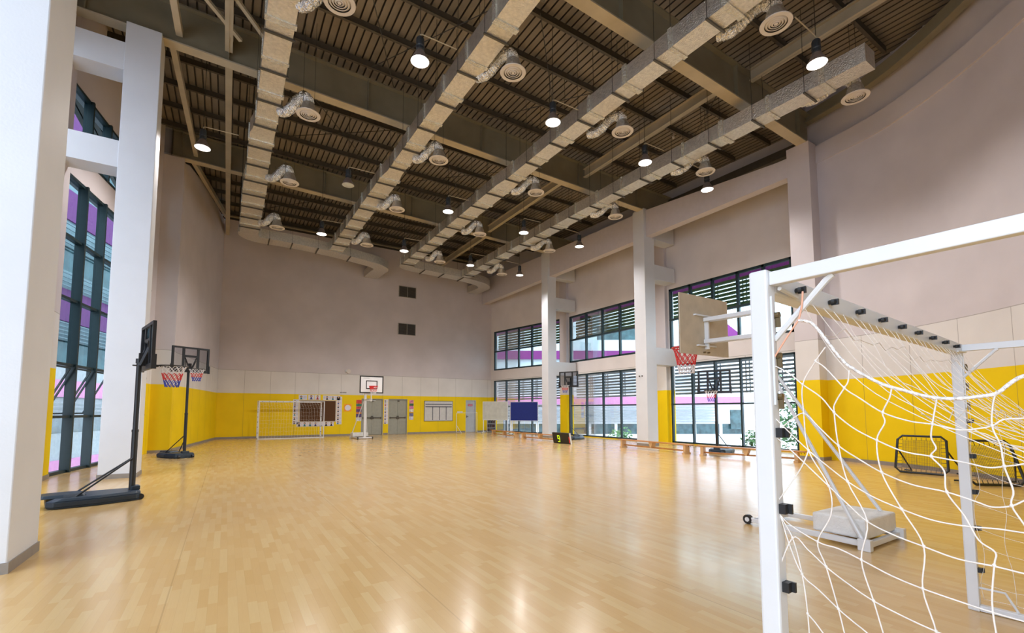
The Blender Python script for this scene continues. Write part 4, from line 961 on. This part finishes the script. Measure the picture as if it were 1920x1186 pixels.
# ------------------------------------------------------------------ outside
MB().box(-60, 90, -50, 120, -3.3, -3.2).build('ground_outside', m_pave, kind='structure')
def louvers(y0, y1, x, z0, z1, step, mat, lb, dx=0, hh=.05, w_=.10):
    t = thing('louver_screen', lb, 'louver', (x, (y0+y1)/2, z0)); mb = MB(); z = z0
    while z < z1: mb.beam((x, y0, z), (x+dx, y1, z), w_, hh); z += step
    mb.build('slats', mat, t)
    ps = MB(); y = y0+.4
    while y < y1:
        f = (y-y0)/(y1-y0)
        for q in (0, .16): ps.box(x+dx*f+.04, x+dx*f+.08, y+q, y+q+.035, z0-.05, z1+.02)
        y += 1.3
    for y in (y0+.45, y1-.6):
        f = (y-y0)/(y1-y0); ps.box(x+dx*f-.45, x+dx*f+.06, y, y+.04, z0-.04, z0+.0)
    ps.build('posts', m_slat, t)
for i, (y0, y1, x, dx, nm) in enumerate(((7.6, 14.2, 18.05, 0, 'nearest'), (14.5, 21.4, 18.05, 0, 'middle'), (21.8, 28.6, 18., -1.25, 'farthest'))):
    louvers(y0, y1, x, 5.95, 7.0, .175, m_slatg, 'olive louver screen outside the upper %s right window' % nm, dx, .115, .12)
    louvers(y0, y1, x, 2.28, 3.75, .16, m_slat, 'grey louver screen outside the lower %s right window' % nm, dx, .085, .1)
MB().box(18.35, 18.5, 6, 21.6, 7.06, 8.1).beam((18.42, 21.6, 7.58), (17.0, 29.5, 7.58), .15, 1.04).build('eaves_fascia', m_mag, label='magenta eaves fascia outside above the right windows', cat='fascia')
# opposite building on the right, facing back towards the hall
FB = 42.
t = thing('opposite_building', 'white building with magenta bands seen through the right windows', 'building', (FB*sa, FB*ca, 0), -A)
X0, X1 = -6., 21.2
def band(z0, z1, mat, nm, x0=X0, x1=X1, d=.0): MB().box(x0, x1, -d, 5., z0, z1).build(nm, mat, t, world=False)
band(-3.2, -.65, m_bwhite, 'base_wall'); band(-.65, .28, m_bglass, 'ribbon_window', d=-.12); band(.28, 2.05, m_bwhite, 'wall', d=.02); band(2.05, 2.75, m_magl, 'pink_band', d=.3)
band(2.75, 6.2, m_bwhite, 'wall', d=.1); band(6.2, 6.98, m_mag, 'magenta_band', d=.35, x1=17.4); band(6.98, 8.0, m_bwhite, 'wall', d=.2, x1=17.4); band(8.0, 9.3, m_bglass, 'ribbon_window', x0=8, x1=14.); band(8., 9.3, m_bwhite, 'wall', x1=7.9); band(9.3, 10.6, m_bwhite, 'wall', d=.1, x1=14.)
mb = MB()
for k in range(6): mb.box(X0, 18.6, -.3, -.2, .42+.26*k, .52+.26*k)
for z in (3.2, 3.6, 4.0, 4.4, 4.8): mb.box(X0, 17, -.4, -.3, z, z+.12)
mb.build('facade_slats', m_bgrey, t, world=False)
mb = MB(); x = X0+1
while x < X1: mb.box(x, x+.25, -.05, .1, -.65, .28); x += 2.4
mb.box(20., 21.2, -.15, -.05, -.2, 1.55, 1)
mb.build('window_piers', [m_bwhite, m_bglass], t, world=False)
mb = MB(); xs = [(17.4, 11.), (21.6, 7.6), (21.6, 6.6), (17.4, 9.9)]
mb.add([(x, -1.2, z) for x, z in xs]+[(x, 5, z) for x, z in xs], [(0, 3, 2, 1), (4, 5, 6, 7), (0, 1, 5, 4), (1, 2, 6, 5), (2, 3, 7, 6), (3, 0, 4, 7)])
mb.build('sloping_magenta_edge', m_mag, t, world=False)
mb = MB().add([(17.4, -.6, 6.2), (21.2, -.6, 6.2), (21.2, -.6, 6.9), (17.4, -.6, 9.9), (17.4, 5, 6.2), (21.2, 5, 6.2), (21.2, 5, 6.9), (17.4, 5, 9.9)], [(0, 1, 2, 3), (7, 6, 5, 4), (0, 4, 5, 1), (1, 5, 6, 2), (2, 6, 7, 3), (3, 7, 4, 0)])
mb.build('gable_wall', m_bwhite, t, world=False)
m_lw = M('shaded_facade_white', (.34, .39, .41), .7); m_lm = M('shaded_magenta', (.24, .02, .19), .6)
# building on the left
t = thing('left_building', 'white building with magenta bands seen through the left windows', 'building', (-7.7, 32, -3.2))
la, lb_ = Vector((-16, 3)), Vector((-14+.276*45, 10+.96*45)); dn = (lb_-la).normalized(); la = Vector((-14, 10))-dn*8
def lband(z0, z1, mat, nm, d=0):
    n_ = Vector((-dn.y, dn.x)); p, q = la-n_*d, lb_-n_*d; r1, r2 = la+n_*5, lb_+n_*5
    MB().prism([(p.x, p.y), (q.x, q.y), (r2.x, r2.y), (r1.x, r1.y)], z0, z1).build(nm, mat, t)
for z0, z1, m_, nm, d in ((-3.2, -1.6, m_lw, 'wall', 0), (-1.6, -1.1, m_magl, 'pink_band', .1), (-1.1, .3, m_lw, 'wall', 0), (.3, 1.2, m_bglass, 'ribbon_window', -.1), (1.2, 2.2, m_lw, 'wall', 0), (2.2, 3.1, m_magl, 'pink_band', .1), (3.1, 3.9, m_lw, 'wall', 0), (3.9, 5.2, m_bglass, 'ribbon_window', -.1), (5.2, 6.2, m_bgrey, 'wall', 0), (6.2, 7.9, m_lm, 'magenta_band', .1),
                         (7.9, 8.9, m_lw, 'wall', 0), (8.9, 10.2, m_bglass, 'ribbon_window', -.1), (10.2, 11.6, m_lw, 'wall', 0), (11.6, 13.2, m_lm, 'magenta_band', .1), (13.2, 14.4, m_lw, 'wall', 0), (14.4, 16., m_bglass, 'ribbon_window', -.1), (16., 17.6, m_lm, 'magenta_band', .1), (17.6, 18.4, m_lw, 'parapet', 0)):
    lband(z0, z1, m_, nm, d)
mb = MB(); n_ = Vector((-dn.y, dn.x))
for z in [1.25+.22*k for k in range(4)]+[5.25+.2*k for k in range(5)]+[10.25+.25*k for k in range(5)]+[8.0+.22*k for k in range(4)]:
    p, q = la-n_*.3, lb_-n_*.3; mb.beam((p.x, p.y, z), (q.x, q.y, z), .06, .07)
mb.build('facade_slats', m_bgrey, t)
# trees
def tree(label, x, y, z0, z1, r_, n, leaf=.16, trunk=True):
    t = thing('tree', label, 'tree', (x, y, -3.2)); mb = MB()
    rnd = random.Random(int(x*10+y)); cl_ = [(rnd.uniform(-r_, r_)*.6, rnd.uniform(-r_, r_)*.6, rnd.uniform(z0, z1)) for _ in range(9)]
    for _ in range(n):
        c = rnd.choice(cl_); a = rnd.uniform(0, 6.28); b = rnd.uniform(-1, 1); q = r_*.55*rnd.random()**.4
        p = Vector((x+c[0]+q*math.cos(a)*math.sqrt(1-b*b), y+c[1]+q*math.sin(a)*math.sqrt(1-b*b), c[2]+q*b))
        u = Vector((rnd.uniform(-1, 1), rnd.uniform(-1, 1), rnd.uniform(-1, 1))).normalized(); v = u.orthogonal().normalized(); s = leaf*rnd.uniform(.5, 1.2)
        mb.add([p-u*s, p-v*s*.4, p+u*s, p+v*s*.4], [(0, 1, 2, 3)])
    mb.build('foliage', m_leaf, t)
    if trunk:
        k = MB().tube([(x, y, -3.2), (x+.1, y, z0), (x-.1, y+.1, (z0+z1)/2)], [.14, .1, .04], 7)
        for c in cl_[:5]: k.tube([(x+.05, y, z0-.3), (x+c[0], y+c[1], c[2])], .03, 5)
        k.build('trunk', m_bark, t)
tree('pale green tree outside the nearest right window, beside hoop stand', 24, 11.2, -.6, 3.2, 2.0, 1600)
tree('leafy tree outside behind the goal post, near the window end', 28, 9.2, -1.2, 4.2, 2.6, 2000)
tree('tall tree outside at the right end of the window wall', 36, 10.0, -1, 5.5, 3.2, 2200)
tree('low bright shrub outside the nearest right window behind the last bench', 20.6, 12.3, -1.4, .3, .8, 900, .12)
for k, (x, y) in enumerate(((27.5, 22.5), (26.5, 26.5), (24.5, 30))): tree(('first', 'second', 'third')[k]+' small tree before the opposite building, counted from camera', x, y, -2.2, -.4, 1.2, 500)

# ------------------------------------------------------------------ light
w = bpy.data.worlds.new('world'); bpy.context.scene.world = w; w.use_nodes = True
nt = w.node_tree; bg = nt.nodes['Background']
tc = nn(nt, 'ShaderNodeTexCoord'); sx = nn(nt, 'ShaderNodeSeparateXYZ'); nt.links.new(tc.outputs['Generated'], sx.inputs[0])
cr = nn(nt, 'ShaderNodeValToRGB'); cr.color_ramp.elements[0].position = .45; cr.color_ramp.elements[0].color = (.70, .82, 1., 1); cr.color_ramp.elements[1].position = 1; cr.color_ramp.elements[1].color = (.80, .90, 1., 1)
nt.links.new(mth(nt, 'ADD', mth(nt, 'MULTIPLY', sx.outputs[2], .5), .5), cr.inputs[0]); nt.links.new(cr.outputs[0], bg.inputs[0]); bg.inputs[1].default_value = 4.0

def area(name, loc, tgt, sx_, sy_, e, c=(1, 1, 1), portal=False):
    ld = bpy.data.lights.new(name, 'AREA'); ld.shape = 'RECTANGLE'; ld.size = sx_; ld.size_y = sy_; ld.energy = e; ld.color = c
    o = bpy.data.objects.new(name, ld); col.objects.link(o); o.location = loc
    o.rotation_euler = (Vector(tgt)-Vector(loc)).to_track_quat('-Z', 'Y').to_euler()
    if portal: ld.cycles.is_portal = True
    return o
area('window_portal', (17.5, 14.3, 3.6), (0, 14.3, 3.6), 14.5, 7.4, 0, portal=True)
area('window_portal', (16.9, 25., 3.6), (0, 21.9, 3.6), 7.4, 7.4, 0, portal=True)
area('window_portal', (-4.15, 4., 4.9), (10, 4., 4.9), 19.5, 9.6, 0, portal=True)
area('window_portal', (-3.1, 17.2, 4.8), (10, 14.8, 4.8), 6.2, 9.4, 0, portal=True)
area('window_portal', (-2.75, -5.25, 4.3), (-2.0, 10, 4.3), 2.5, 8.5, 0, portal=True)

sc = bpy.context.scene
sc.view_settings.view_transform = 'Standard'
sc.view_settings.exposure = .42
sc.cycles.max_bounces = 10; sc.cycles.diffuse_bounces = 6; sc.cycles.glossy_bounces = 4; sc.cycles.transparent_max_bounces = 16
sc.cycles.sample_clamp_indirect = 6; sc.cycles.caustics_reflective = False; sc.cycles.caustics_refractive = False
